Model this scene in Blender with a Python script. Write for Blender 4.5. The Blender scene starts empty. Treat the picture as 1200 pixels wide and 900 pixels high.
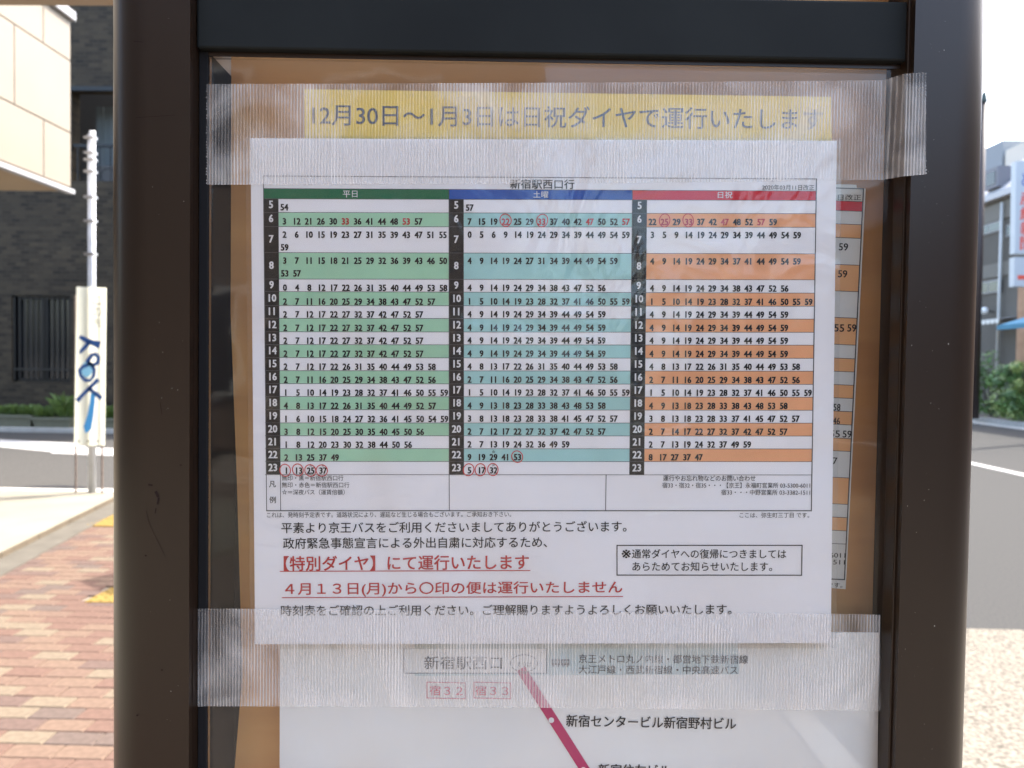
import bpy, math, random
from mathutils import Vector, Matrix
R = math.radians
random.seed(7)
S = bpy.context.scene
C = S.collection

# ------------------------------------------------------------------ camera, sky, sun, exposure
F = 26 / 36 * 1200                      # focal length in photograph pixels
CAM = Vector((0, 0, 1.5))
CROT = (Matrix.Rotation(R(1.32), 3, 'Z') @ Matrix.Rotation(R(90 - 1.5), 3, 'X') @ Matrix.Rotation(R(0.76), 3, 'Z'))
cd = bpy.data.cameras.new('camera'); cam = bpy.data.objects.new('camera', cd); C.objects.link(cam)
cam.matrix_world = Matrix.Translation(CAM) @ CROT.to_4x4()
cd.lens = 26; cd.sensor_width = 36; cd.clip_start = 0.01; cd.clip_end = 2000
cd.dof.use_dof = True; cd.dof.focus_distance = 0.375; cd.dof.aperture_fstop = 15
S.camera = cam

SUN_EL, SUN_AZ = 54, 58                 # azimuth clockwise from +Y (ahead) towards +X (right)
w = bpy.data.worlds.new('World'); S.world = w; w.use_nodes = True
wn = w.node_tree; bg = wn.nodes['Background']
sky = wn.nodes.new('ShaderNodeTexSky'); sky.sky_type = 'NISHITA'; sky.sun_disc = False
sky.sun_elevation = R(SUN_EL); sky.sun_rotation = R(SUN_AZ)
sky.air_density = 1.2; sky.dust_density = 4.0; sky.ozone_density = 1.0
wn.links.new(sky.outputs[0], bg.inputs[0]); bg.inputs[1].default_value = 0.15
sd = bpy.data.lights.new('sun', 'SUN'); sd.energy = 2.0; sd.angle = R(0.5); sd.color = (1, .95, .87)
so = bpy.data.objects.new('sun', sd); C.objects.link(so)
sdir = Vector((math.sin(R(SUN_AZ)) * math.cos(R(SUN_EL)), math.cos(R(SUN_AZ)) * math.cos(R(SUN_EL)), math.sin(R(SUN_EL))))
so.rotation_euler = sdir.to_track_quat('Z', 'Y').to_euler(); so.location = sdir * 30
S.view_settings.view_transform = 'Standard'; S.view_settings.look = 'None'
S.view_settings.exposure = 2.6; S.view_settings.gamma = 1

# ------------------------------------------------------------------ measuring helpers (photo pixel -> point in the world)
def ray(px, py):
    return (CROT @ Vector(((px - 600) / F, -(py - 450) / F, -1))).normalized()
def G(px, py, z=0.0):
    d = ray(px, py); t = (z - CAM.z) / d.z; return CAM + d * t
def WY(px, py, Y):
    d = ray(px, py); return CAM + d * ((Y - CAM.y) / d.y)
def WX(px, py, X):
    d = ray(px, py); return CAM + d * ((X - CAM.x) / d.x)
# board frame: local x right, y away from the camera, z up; origin on the ground under the panel's centre
BROT = Matrix.Rotation(R(2.07), 3, 'Z')
_c = CAM + ray(600, 450) * 0.375
BORG = Vector((_c.x, _c.y, 0))
BIN = BROT.inverted()
def L(px, py, dep=0.0):
    o = BIN @ (CAM - BORG); d = BIN @ ray(px, py)
    t = (dep - o.y) / d.y; p = o + d * t
    return (p.x, p.z)

# ------------------------------------------------------------------ materials
def lin(c):
    c = c / 255
    return c / 12.92 if c <= .04045 else ((c + .055) / 1.055) ** 2.4
def rgb(r, g, b, k=1.0): return (min(1, lin(r) * k), min(1, lin(g) * k), min(1, lin(b) * k))
MATS = {}
def mat(name, col, rough=.6, metal=0, var=0, vscale=20, bump=0, bscale=200, col2=None, spec=.5, coat=0, stretch=None, detail=4, buckle=0):
    if name in MATS: return MATS[name]
    m = bpy.data.materials.new(name); m.use_nodes = True; MATS[name] = m
    nt = m.node_tree; N = nt.nodes; K = nt.links; p = N['Principled BSDF']
    p.inputs['Base Color'].default_value = (*col, 1); p.inputs['Roughness'].default_value = rough
    p.inputs['Metallic'].default_value = metal; p.inputs['Specular IOR Level'].default_value = spec
    p.inputs['Coat Weight'].default_value = coat
    tc = N.new('ShaderNodeTexCoord'); src = tc.outputs['Object']
    if stretch:
        mp = N.new('ShaderNodeMapping'); mp.inputs['Scale'].default_value = stretch; K.new(src, mp.inputs[0]); src = mp.outputs[0]
    if var or col2:
        n = N.new('ShaderNodeTexNoise'); n.inputs['Scale'].default_value = vscale; n.inputs['Detail'].default_value = detail; K.new(src, n.inputs[0])
        r = N.new('ShaderNodeMapRange'); r.inputs[1].default_value = .35; r.inputs[2].default_value = .65; K.new(n.outputs[0], r.inputs[0])
        mx = N.new('ShaderNodeMix'); mx.data_type = 'RGBA'; K.new(r.outputs[0], mx.inputs[0])
        c2 = col2 or tuple(c * (1 - var) for c in col)
        mx.inputs[6].default_value = (*col, 1); mx.inputs[7].default_value = (*c2, 1)
        K.new(mx.outputs[2], p.inputs['Base Color'])
    if bump:
        n2 = N.new('ShaderNodeTexNoise'); n2.inputs['Scale'].default_value = bscale; n2.inputs['Detail'].default_value = 3; K.new(src, n2.inputs[0])
        b = N.new('ShaderNodeBump'); b.inputs['Strength'].default_value = bump; b.inputs['Distance'].default_value = .3 / bscale
        K.new(n2.outputs[0], b.inputs['Height']); K.new(b.outputs[0], p.inputs['Normal'])
    if buckle:                           # slow ripples of damp paper
        n3 = N.new('ShaderNodeTexNoise'); n3.inputs['Scale'].default_value = 9; n3.inputs['Detail'].default_value = 1.5; n3.inputs['Distortion'].default_value = .6; K.new(tc.outputs['Object'], n3.inputs[0])
        b3 = N.new('ShaderNodeBump'); b3.inputs['Strength'].default_value = 1; b3.inputs['Distance'].default_value = buckle; K.new(n3.outputs[0], b3.inputs['Height']); K.new(b3.outputs[0], p.inputs['Normal'])
    return m

# ------------------------------------------------------------------ mesh helpers
class MB:
    def __init__(s): s.v = []; s.f = []; s.mi = []
    def add(s, vs, fs, mi=0):
        o = len(s.v); s.v += [tuple(v) for v in vs]; s.f += [tuple(i + o for i in f) for f in fs]; s.mi += [mi] * len(fs); return s
    def box(s, x0, x1, y0, y1, z0, z1, mi=0):
        return s.add([(x0,y0,z0),(x1,y0,z0),(x1,y1,z0),(x0,y1,z0),(x0,y0,z1),(x1,y0,z1),(x1,y1,z1),(x0,y1,z1)],
                     [(0,3,2,1),(4,5,6,7),(0,1,5,4),(1,2,6,5),(2,3,7,6),(3,0,4,7)], mi)
    def quad(s, a, b, c, d, mi=0): return s.add([a, b, c, d], [(0, 1, 2, 3)], mi)
    def prism(s, poly, z0, z1, mi=0):            # poly counter-clockwise in xy
        n = len(poly)
        return s.add([(x, y, z0) for x, y in poly] + [(x, y, z1) for x, y in poly],
                     [tuple(range(n))[::-1], tuple(range(n, 2 * n))] + [(i, (i + 1) % n, n + (i + 1) % n, n + i) for i in range(n)], mi)
    def slab(s, poly, y0, y1, mi=0):             # poly in xz (counter-clockwise seen from -y), thickness along y
        n = len(poly)
        return s.add([(x, y0, z) for x, z in poly] + [(x, y1, z) for x, z in poly],
                     [tuple(range(n)), tuple(range(n, 2 * n))[::-1]] + [((i + 1) % n, i, n + i, n + (i + 1) % n) for i in range(n)], mi)
    def tube(s, a, b, r0, r1=None, n=12, mi=0, cap=True):
        a = Vector(a); b = Vector(b); r1 = r0 if r1 is None else r1
        d = (b - a).normalized(); q = d.to_track_quat('Z', 'Y')
        vs = []
        for (p, r) in ((a, r0), (b, r1)):
            for i in range(n):
                t = 2 * math.pi * i / n; vs.append(p + q @ Vector((r * math.cos(t), r * math.sin(t), 0)))
        fs = [(i, (i + 1) % n, n + (i + 1) % n, n + i) for i in range(n)]
        if cap: fs += [tuple(range(n))[::-1], tuple(range(n, 2 * n))]
        return s.add(vs, fs, mi)
    def build(s, name, mats, parent=None, smooth=False, bevel=0):
        me = bpy.data.meshes.new(name); me.from_pydata(s.v, [], s.f)
        for m in (mats if isinstance(mats, (list, tuple)) else [mats]): me.materials.append(m)
        me.polygons.foreach_set('material_index', s.mi)
        if smooth: me.polygons.foreach_set('use_smooth', [True] * len(s.f))
        me.update()
        o = bpy.data.objects.new(name, me); C.objects.link(o)
        if parent: o.parent = parent
        if bevel:
            b = o.modifiers.new('bevel', 'BEVEL'); b.width = bevel; b.segments = 2; b.limit_method = 'ANGLE'
        return o
def tag(o, label=None, cat=None, group=None, kind=None):
    for k, v in (('label', label), ('category', cat), ('group', group), ('kind', kind)):
        if v: o[k] = v
    return o
def empty(name, loc=(0,0,0), rot=None):
    o = bpy.data.objects.new(name, None); C.objects.link(o)
    o.matrix_world = Matrix.Translation(Vector(loc)) @ (rot.to_4x4() if rot else Matrix.Identity(4))
    return o

# ------------------------------------------------------------------ lettering (flat print) from Blender's own font
_tc = {}
def glyphs(s, bold=0.0, res=3):
    k = (s, bold, res)
    if k not in _tc:
        cu = bpy.data.curves.new('t', 'FONT'); cu.body = s; cu.size = 1; cu.offset = bold; cu.resolution_u = res; cu.fill_mode = 'BOTH'
        ob = bpy.data.objects.new('t', cu); C.objects.link(ob)
        dg = bpy.context.evaluated_depsgraph_get()
        me = bpy.data.meshes.new_from_object(ob.evaluated_get(dg))
        _tc[k] = ([(v.co.x, v.co.y) for v in me.vertices], [tuple(p.vertices) for p in me.polygons])
        bpy.data.objects.remove(ob); bpy.data.curves.remove(cu); bpy.data.meshes.remove(me)
    return _tc[k]
def letter(mb, s, a, b, h, dep, bold=0.0, res=3, mi=0, fit=True, hmode='box', mirror=False):
    """write s so that its ink runs from local point a to b (x,z) along the baseline; h = ink height in metres"""
    V, Fc = glyphs(s, 0.0, res)
    if not V: return
    x0 = min(v[0] for v in V); x1 = max(v[0] for v in V); y0 = min(v[1] for v in V); y1 = max(v[1] for v in V)
    a = Vector(a); b = Vector(b); d = b - a; up = Vector((-d.y, d.x)).normalized()
    e = d.normalized(); bw = bold * (h / (y1 - y0))
    # weight is built by overprinting the glyphs with tiny shifts
    for q, (sx, sy) in enumerate(((0, 0),) if not bold else ((-1, -.6), (1, -.6), (-1, .6), (1, .6))):
        out = []
        for x, y in V:
            p = a + d * ((x - x0) / (x1 - x0)) + up * ((y - y0) / (y1 - y0) * h) + e * sx * bw + up * sy * bw
            out.append((p.x, dep - q * 8e-6, p.y))
        mb.add(out, Fc, mi)
def line(mb, a, b, wd, dep, mi=0):
    a = Vector(a); b = Vector(b); n = Vector((-(b - a).y, (b - a).x)).normalized() * wd / 2; e = (b - a).normalized() * wd / 2
    ps = [a - n - e, b - n + e, b + n + e, a + n - e]
    mb.add([(p.x, dep, p.y) for p in ps], [(0, 1, 2, 3)], mi)
def ring(mb, c, rx, rz, wd, dep, n=28, mi=0, jit=0):
    vs = []
    for i in range(n):
        t = 2 * math.pi * i / n; j = 1 + jit * math.sin(2 * t + c[0] * 900)
        vs.append((c[0] + rx * j * math.cos(t), dep, c[1] + rz * j * math.sin(t)))
        vs.append((c[0] + (rx * j - wd) * math.cos(t), dep, c[1] + (rz * j - wd) * math.sin(t)))
    mb.add(vs, [(2*i, (2*i+2) % (2*n), (2*i+3) % (2*n), 2*i+1) for i in range(n)], mi)
PXM = 0.375 / F                          # metres per photo pixel on the panel

# ================================================================== THE NOTICE BOARD
bronze = mat('bronze_paint', rgb(38, 26, 17), .32, 0.0, var=.25, vscale=9, bump=.05, bscale=700, stretch=(1, 1, .25), spec=.36)
header_m = mat('header_paint', rgb(30, 33, 33), .6, spec=.12, var=.25, vscale=14, bump=.04, bscale=600)
gasket_m = mat('black_rubber', (.008, .008, .009), .85, spec=.2, bump=.3, bscale=1500)
wall_grey = mat('case_grey', (.48, .42, .34), .55, var=.2, vscale=30)
ply = mat('plywood_backing', rgb(214, 160, 98), .55, col2=rgb(192, 138, 84), vscale=9, stretch=(.6, 1, 3.5), bump=.06, bscale=300)

board = empty('timetable_board', BORG, BROT)
tag(board, 'bronze framed bus timetable case filling the view, with taped notices and dark header', 'notice board')
def xl(px, dep=0.0, py=450): return L(px, py, dep)[0]
def zl(py, dep=0.0, px=600): return L(px, py, dep)[1]
FD = -0.010                              # front face of the posts
def post(xin, xflat, xout, side):
    # cross-section: flat front, rounded outer corner, deep side
    pts = [(xin + .0075, 0.075), (xin + .0075, .0046), (xin, .0046), (xin, FD)] if side > 0 else [(xin, 0.075), (xin, FD)]
    pts += [(xflat, FD)]
    n = 14; ry = 0.034
    for i in range(1, n + 1):
        t = math.pi / 2 * i / n
        pts.append((xflat + (xout - xflat) * math.sin(t) ** .9, FD + ry * (1 - math.cos(t))))
    pts.append((xout, 0.06)); pts.append((xout - side * 0.006, 0.075))
    if side < 0: pts = pts[::-1]
    # orientation: make counter-clockwise
    a = sum(pts[i][0] * pts[(i+1) % len(pts)][1] - pts[(i+1) % len(pts)][0] * pts[i][1] for i in range(len(pts)))
    if a < 0: pts = pts[::-1]
    mb = MB().prism(pts, 0.0, 2.35)
    o = mb.build('post', bronze, board, smooth=False)
    for p in o.data.polygons: p.use_smooth = abs(p.normal.z) < .5
    o.data.set_sharp_from_angle(angle=R(25)) if hasattr(o.data, 'set_sharp_from_angle') else None
    return o
xLi, xLf, xLo = xl(222, FD), xl(173, FD), xl(131, .012)
xRi, xRf, xRo = xl(1061, FD), xl(1112, FD), xl(1139, .012)
post(xLi, xLf, xLo, -1); post(xRi, xRf, xRo, 1)
ztop, zbot = zl(67), 0.86
# trims and gaskets
tl0, tl1, tl2 = xLi, xl(230.5, -.002), xl(243.5, 0)
MB().box(tl0 + .0002, tl1, -.006, .05, zbot, zl(-6)).build('trim', bronze, board, bevel=.0006)
MB().box(tl1 + .0002, tl2, -.0005, .045, zbot, ztop).build('gasket', gasket_m, board, bevel=.0004)
tr0 = xl(1054, -.003)
MB().box(tr0, xRi - .0012, -.006, .0042, zbot, zl(-6)).build('trim', bronze, board, bevel=.0006)
# header and sill
MB().box(tl1 + .0003, tr0 - .0003, -.004, .0045, ztop, zl(-3)).build('header', header_m, board, bevel=.0012)
MB().box(tl1 + .0003, tr0 - .0003, .0, .0006, ztop - .0022, ztop - .0002).build('header_lip', bronze, board)
MB().box(tl1 + .0003, tr0 - .0003, -.004, .06, zbot - .08, zbot - .0004).build('bottom_rail', bronze, board, bevel=.0012)
# the case: back, walls, plywood panel, clear door
MB().box(tl2 - .003, xRi + .007, .038, .042, zbot, ztop + .10).build('case_back', gasket_m, board)
MB().box(tl2 - .003, xRi + .007, .0048, .0378, ztop + .09, ztop + .10).build('case_top', gasket_m, board)
MB().box(tl2 - .0028, tl2 - .0002, .0045, .0378, zbot, ztop + .089).build('case_wall', wall_grey, board)
B = [L(254, -60, .031), L(277.5, 560, .031), L(284, 790, .031), L(275, 900, .031), L(270, 990, .031)]
Rr = [L(1031, 990, .031), L(1046, -60, .031)]
MB().slab([B[0], B[1], B[2], B[3], B[4], Rr[0], Rr[1]], .031, .036).build('backing_panel', ply, board)

def clear_mat(name, tint, haze, hz_scale, gloss=.06, rough=.03, wr=0, wscale=20, streak=None, haze_col=(.8,.8,.8)):
    m = bpy.data.materials.new(name); m.use_nodes = True; nt = m.node_tree; N = nt.nodes; K = nt.links
    for n in list(N): N.remove(n)
    out = N.new('ShaderNodeOutputMaterial'); tr = N.new('ShaderNodeBsdfTransparent'); tr.inputs[0].default_value = (*tint, 1)
    gl = N.new('ShaderNodeBsdfGlossy'); gl.inputs['Roughness'].default_value = rough
    df = N.new('ShaderNodeBsdfDiffuse'); df.inputs[0].default_value = (*haze_col, 1)
    tc = N.new('ShaderNodeTexCoord'); mp = N.new('ShaderNodeMapping'); K.new(tc.outputs['Object'], mp.inputs[0])
    if streak: mp.inputs['Scale'].default_value = streak
    no = N.new('ShaderNodeTexNoise'); no.inputs['Scale'].default_value = hz_scale; no.inputs['Detail'].default_value = 5; K.new(mp.outputs[0], no.inputs[0])
    mr = N.new('ShaderNodeMapRange'); mr.inputs[1].default_value = .42; mr.inputs[2].default_value = .75; mr.inputs[3].default_value = haze * .35; mr.inputs[4].default_value = haze * 2
    K.new(no.outputs[0], mr.inputs[0])
    m1 = N.new('ShaderNodeMixShader'); K.new(mr.outputs[0], m1.inputs[0]); K.new(tr.outputs[0], m1.inputs[1]); K.new(df.outputs[0], m1.inputs[2])
    fr = N.new('ShaderNodeFresnel'); fr.inputs[0].default_value = 1.49
    ml = N.new('ShaderNodeMath'); ml.operation = 'MULTIPLY'; ml.inputs[1].default_value = gloss / .04; K.new(fr.outputs[0], ml.inputs[0])
    m2 = N.new('ShaderNodeMixShader'); K.new(ml.outputs[0], m2.inputs[0]); K.new(m1.outputs[0], m2.inputs[1]); K.new(gl.outputs[0], m2.inputs[2])
    if wr:
        wn_ = N.new('ShaderNodeTexNoise'); wn_.inputs['Scale'].default_value = wscale; wn_.inputs['Detail'].default_value = 3; wn_.inputs['Distortion'].default_value = 1.5; K.new(tc.outputs['Object'], wn_.inputs[0])
        b = N.new('ShaderNodeBump'); b.inputs['Strength'].default_value = 1; b.inputs['Distance'].default_value = wr; K.new(wn_.outputs[0], b.inputs['Height']); K.new(b.outputs[0], gl.inputs['Normal'])
    K.new(m2.outputs[0], out.inputs[0]); return m
plexi = clear_mat('clear_acrylic', (.985, .985, .98), .008, 6, gloss=.022, wr=.0012, wscale=3)
MB().box(tl2 + .0002, tr0 - .0012, .0008, .0035, zbot + .001, ztop - .0025).build('clear_door', plexi, board)

# wear: scuffs and a scratch on the left post, pale specks on the right one
scuff = mat('dark_scuff', (.02, .012, .011), .7, spec=.1)
mb = MB()
for pts, wd in (([(171.5, 598), (175, 613), (182, 628), (189, 642), (194, 652)], .35), ([(175, 568), (178, 568.5)], 2.0), ([(183, 577), (185, 581)], 3.0), ([(186, 584), (185, 590)], 2.0), ([(183, 596), (182, 601)], 1.2), ([(188, 472), (190, 486)], .5),
                ([(157, 48.5), (168, 49.5)], .5), ([(160, 138), (205, 135)], .45)):
    for i in range(len(pts) - 1): line(mb, L(*pts[i], FD), L(*pts[i + 1], FD), wd * PXM, FD - .0002)
for x, y in ((212, 545), (171, 651), (190, 785), (161, 838)):
    ring(mb, L(x, y, FD), 1.3 * PXM, 1.1 * PXM, 1.2 * PXM, FD - .0002, n=8)
mb.build('scuff_mark', scuff, board)['kind'] = 'stuff'
speck = mat('pale_speck', (.3, .28, .25), .8)
mb = MB()
for _ in range(60):
    x = random.uniform(1063, 1112); y = random.uniform(5, 895); r = abs(random.gauss(0, .22)) + .12; x -= (y - 450) * .027
    ring(mb, L(x, y, FD), r * PXM, r * PXM * random.uniform(.7, 1.6), r * .95 * PXM, FD - .0002, n=6)
for _ in range(20):
    x = random.uniform(176, 218); y = random.uniform(5, 895); r = abs(random.gauss(0, .22)) + .12
    ring(mb, L(x, y, FD), r * PXM, r * PXM, r * .95 * PXM, FD - .0002, n=6)
mb.build('dust_speck', speck, board)['kind'] = 'stuff'

# ------------------------------------------------------------------ papers
ink = mat('black_ink', (.012, .012, .015), .6, spec=.1)
ink_white = mat('white_print', (.78, .78, .8), .5)
ink_red = mat('red_ink', rgb(186, 20, 32), .5)
pen_red = mat('red_pen', rgb(205, 28, 34), .5)
paper_m = mat('white_paper', (.90, .893, .918), .6, var=.03, vscale=14, spec=.2, buckle=.012)
def print_mat(n, c): return mat(n, c, .6, var=.07, vscale=40, spec=.12, buckle=.012)
P_GREEN = print_mat('pale_green_print', rgb(166, 210, 180, 1.1)); P_TEAL = print_mat('pale_teal_print', rgb(165, 208, 206, 1.1)); P_OR = print_mat('orange_print', rgb(238, 174, 128, 1.05))
H_GREEN = print_mat('green_heading', rgb(24, 112, 74)); H_BLUE = print_mat('blue_heading', rgb(24, 86, 176)); H_RED = print_mat('red_heading', rgb(210, 30, 46))
K_BLACK = print_mat('black_cell', (.010, .010, .011))
def child_of_board(name, label, cat, base):
    o = empty(name, BORG, BROT); tag(o, label, cat)
    return o

# ---- the new special timetable
notice = child_of_board('timetable_notice', 'white printed bus timetable with green, blue and red columns, taped over the case front', 'notice', None)
c4 = [L(299, 755), L(973.5, 753.5), L(980.5, 165), L(293.5, 162)]
MB().slab(c4, 0, .0005).build('paper', paper_m, notice)
LYf, RYf = [221, 233, 249, 265.5, 296, 327, 341.7, 358, 373, 388.8, 403.8, 419, 434.3, 449.5, 464.6, 480, 495.5, 510.5, 525.6, 540.6, 556], \
           [224, 235, 250.5, 266.5, 297.5, 328, 343.5, 359, 374, 389.5, 404.5, 420, 435, 450.5, 465.5, 480.8, 495.8, 511, 526, 541, 556.5]
def row_y(i, x):                                     # i: row boundary index, x in px
    t = (x - 311) / (953 - 311); return LYf[i] * (1 - t) + RYf[i] * t
XT = [309.2, 326.2, 526.2, 543.2, 741, 758, 956]; XB = [311.7, 328.7, 526.4, 543.6, 737.7, 754.6, 951.4]
def col_x(k, y):
    t = (y - 230) / (556 - 230); return XT[k] * (1 - t) + XB[k] * t
def cellq(k0, k1, i0, i1, dep, pad=0):
    out = []
    for (k, i) in ((k0, i1), (k1, i1), (k1, i0), (k0, i0)):
        y = (LYf[i] + RYf[i]) / 2; x = col_x(k, y); out.append((*L(x, row_y(i, x)),))
    return [(x, dep, z) for x, z in out]
MIN = {
 0: ['54', '3 12 21 26 30 *33 36 41 44 48 *53 57', '2 6 10 15 19 23 27 31 35 39 43 47 51 55|59', '3 7 11 15 18 21 25 29 32 36 39 43 46 50|53 57',
     '0 4 8 12 17 22 26 31 35 40 44 49 53 58', '2 7 11 16 20 25 29 34 38 43 47 52 57', '2 7 12 17 22 27 32 37 42 47 52 57', '2 7 12 17 22 27 32 37 42 47 52 57',
     '2 7 12 17 22 27 32 37 42 47 52 57', '2 7 12 17 22 27 32 37 42 47 52 57', '2 7 12 17 22 26 31 35 40 44 49 53 58', '2 7 11 16 20 25 29 34 38 43 47 52 56',
     '1 5 10 14 19 23 28 32 37 41 46 50 55 59', '4 8 13 17 22 26 31 35 40 44 49 52 57', '1 6 10 15 18 24 27 32 36 41 45 50 54 59', '3 8 12 15 20 25 30 35 40 45 50 56',
     '1 8 12 20 23 30 32 38 44 50 56', '2 13 25 37 49', '@1 @13 @25 @37'],
 1: ['57', '7 15 19 *@22 25 29 *@33 37 40 42 *47 50 52 *57', '0 5 6 9 14 19 24 29 34 39 44 49 54 59', '4 9 14 19 24 27 31 34 39 44 49 54 59',
     '4 9 14 19 24 29 34 38 43 47 52 56', '1 5 10 14 19 23 28 32 37 41 46 50 55 59', '4 9 14 19 24 29 34 39 44 49 54 59', '4 9 14 19 24 29 34 39 44 49 54 59',
     '4 9 14 19 24 29 34 39 44 49 54 59', '4 9 14 19 24 29 34 39 44 49 54 59', '4 8 13 17 22 26 31 35 40 44 49 53 58', '2 7 11 16 20 25 29 34 38 43 47 52 56',
     '1 5 10 14 19 23 28 32 37 41 46 50 55 59', '4 9 13 18 23 28 33 38 43 48 53 58', '3 8 13 18 23 28 33 38 41 45 47 52 57', '2 7 12 17 22 27 32 37 42 47 52 57',
     '2 7 13 19 24 32 36 49 59', '9 19 29 41 @53', '@5 @17 @32'],
 2: ['', '22 *@25 29 *@33 37 42 *47 48 52 *57 59', '3 5 9 14 19 24 29 34 39 44 49 54 59', '4 9 14 19 24 29 34 37 41 44 49 54 59',
     '4 9 14 19 24 29 34 38 43 47 52 56', '1 5 10 14 19 23 28 32 37 41 46 50 55 59', '4 9 14 19 24 29 34 39 44 49 54 59', '4 9 14 19 24 29 34 39 44 49 54 59',
     '4 9 14 19 24 29 34 39 44 49 54 59', '4 9 14 19 24 29 34 39 44 49 54 59', '4 8 13 17 22 26 31 35 40 44 49 53 58', '2 7 11 16 20 25 29 34 38 43 47 52 56',
     '1 5 10 14 19 23 28 32 37 41 46 50 55 59', '4 9 13 18 23 28 33 38 43 48 53 58', '3 8 13 18 23 28 33 37 41 45 47 52 57', '2 7 14 17 22 27 32 37 42 47 52 57',
     '2 7 13 19 24 32 37 49 59', '8 17 27 37 47', ''],
}
FX = [(333.4, 335.8, 14.27), (550.4, 550.2, 14.07), (764.6, 762.2, 14.12)]      # first minute's centre at top / bottom, spacing
def numeral(mb, s, cx, by, h, wd, bold, mi, dep):
    """digits s centred at px cx on baseline px by"""
    n = len(s); gap = wd * 1.16
    V0 = glyphs('0', 0.0, 2)[0]; w0 = max(v[0] for v in V0) - min(v[0] for v in V0)
    for j, ch in enumerate(s):
        x = cx + (j - (n - 1) / 2) * gap
        V1 = glyphs(ch, 0.0, 2)[0]; ww = wd * (max(v[0] for v in V1) - min(v[0] for v in V1)) / w0
        letter(mb, ch, L(x - ww / 2, by), L(x + ww / 2, by), h * PXM, dep, bold, 2, mi)
HEADS = [('平日', 402, 419, H_GREEN), ('土曜', 625, 642.5, H_BLUE), ('日祝', 841, 858, H_RED)]
for c in range(3):
    k = 2 * c
    hb = MB().quad(*cellq(k, k + 2, 0, 1, -.00012)).build('column_heading', HEADS[c][3], notice)
    y0 = (LYf[1] + RYf[1]) / 2 - 2.2 + (0, .5, 1)[c] - .4
    tm = MB(); letter(tm, HEADS[c][0], L(HEADS[c][1], y0), L(HEADS[c][2], y0), 7.6 * PXM, -.0003, .006)
    tm.build('heading_text', ink_white, hb)
    pale = (P_GREEN, P_TEAL, P_OR)[c]
    for r in range(19):
        i = r + 1
        cell = MB().quad(*cellq(k, k + 1, i, i + 1, -.00012)).build('hour_cell', K_BLACK, notice)
        yc = (row_y(i, col_x(k, 400)) + row_y(i + 1, col_x(k, 400))) / 2; xc = (col_x(k, yc) + col_x(k + 1, yc)) / 2
        hm = MB(); numeral(hm, str(r + 5), xc, yc + 3.6 - (.6 if r < 2 else 0), 8.4, 4.7, .03, 0, -.0003)
        hm.build('hour_numeral', ink_white, cell)
        band = MB().quad(*cellq(k + 1, k + 2, i, i + 1, -.00012)).build('minute_row', pale if (r % 2 == 1) else paper_m, notice)
        if not MIN[c][r]: continue
        mb = MB()
        lines = MIN[c][r].split('|')
        for li, tx in enumerate(lines):
            for j, s in enumerate(tx.split()):
                yb = row_y(i + 1, col_x(k + 1, 400))
                if r in (2, 3): base = row_y(i, col_x(k + 1, 400)) + 13.2 + 15 * li - (.4 if c else .1)
                elif r < 2: base = yb - 2.4
                else: base = yb - (1.0 if c == 0 else 1.5)
                t = (base - 250) / 300
                x = FX[c][0] * (1 - t) + FX[c][1] * t + FX[c][2] * j
                red = '*' in s; circ = '@' in s; s = s.strip('*@')
                base += (row_y(i + 1, x) - yb)
                numeral(mb, s, x, base, 7.2, 4.0, .036, 1 if red else 0, -.0003)
                if circ:
                    ry = 7.9 if r == 1 else 7.4; cy = base - (5.3 if r == 1 else 4.2)
                    ring(mb, L(x + (-1 if r == 18 else 0) + random.uniform(-.6, .6), cy + random.uniform(-.4, .4)), 6.9 * PXM, ry * PXM, 1.05 * PXM, -.0004, mi=2, jit=.04)
                if (c == 0 and r == 18 and s in ('25', '37')) or (c == 1 and ((r == 18 and s == '32') or (r == 17 and s == '29'))):
                    letter(mb, '☆', L(x - 1.9, base - 8.2), L(x + 1.9, base - 8.2), 3.6 * PXM, -.00032, .01)
        mb.build('minute_numerals', [ink, ink_red, pen_red], band)
# ruling lines
g = MB(); dl = -.0002
grey_rule = mat('grey_rule', (.06, .06, .07), .6)
def pl(x0, y0, x1, y1, wpx=.8): line(g, L(x0, y0), L(x1, y1), wpx * PXM, dl)
for i in range(0, 21): pl(309.5 if i < 5 else 311, row_y(i, 311), col_x(6, row_y(i, 953)), row_y(i, 953), .6)
pl(308.8, 206.3, 956.6, 209.8, .9); pl(312.6, 598.4, 950.6, 598.4, 1.2)
pl(308.8, 206.3, 312.6, 598.4, .9); pl(956.6, 209.8, 950.6, 598.4, 1.2)
for k in (1, 3, 5): pl(col_x(k, 233), 234, col_x(k, 556), 556, .5)
for k in (2, 4): pl(col_x(k, 224), 224, col_x(k, 556), 556, .8)
pl(328.7, 556, 329, 598.2); pl(526.4, 556, 526.6, 598.2); pl(710.3, 556.3, 709.6, 598.2)
g.build('ruled_lines', grey_rule, notice)
def put(parent, name, items, m, bold=.008, dep=-.0003):
    mb = MB()
    for it in items:
        s, x0, x1, y0, y1, h = it[:6]; letter(mb, s, L(x0, y0, 0), L(x1, y1, 0), h * PXM, dep, it[6] if len(it) > 6 else bold)
    return mb.build(name, m, parent)
put(notice, 'title_text', [('新宿駅西口行', 598, 673, 221.3, 221.6, 11, .012), ('2020年03月11日改正', 893, 954, 222.8, 223.2, 6.4, 0)], ink)
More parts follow.
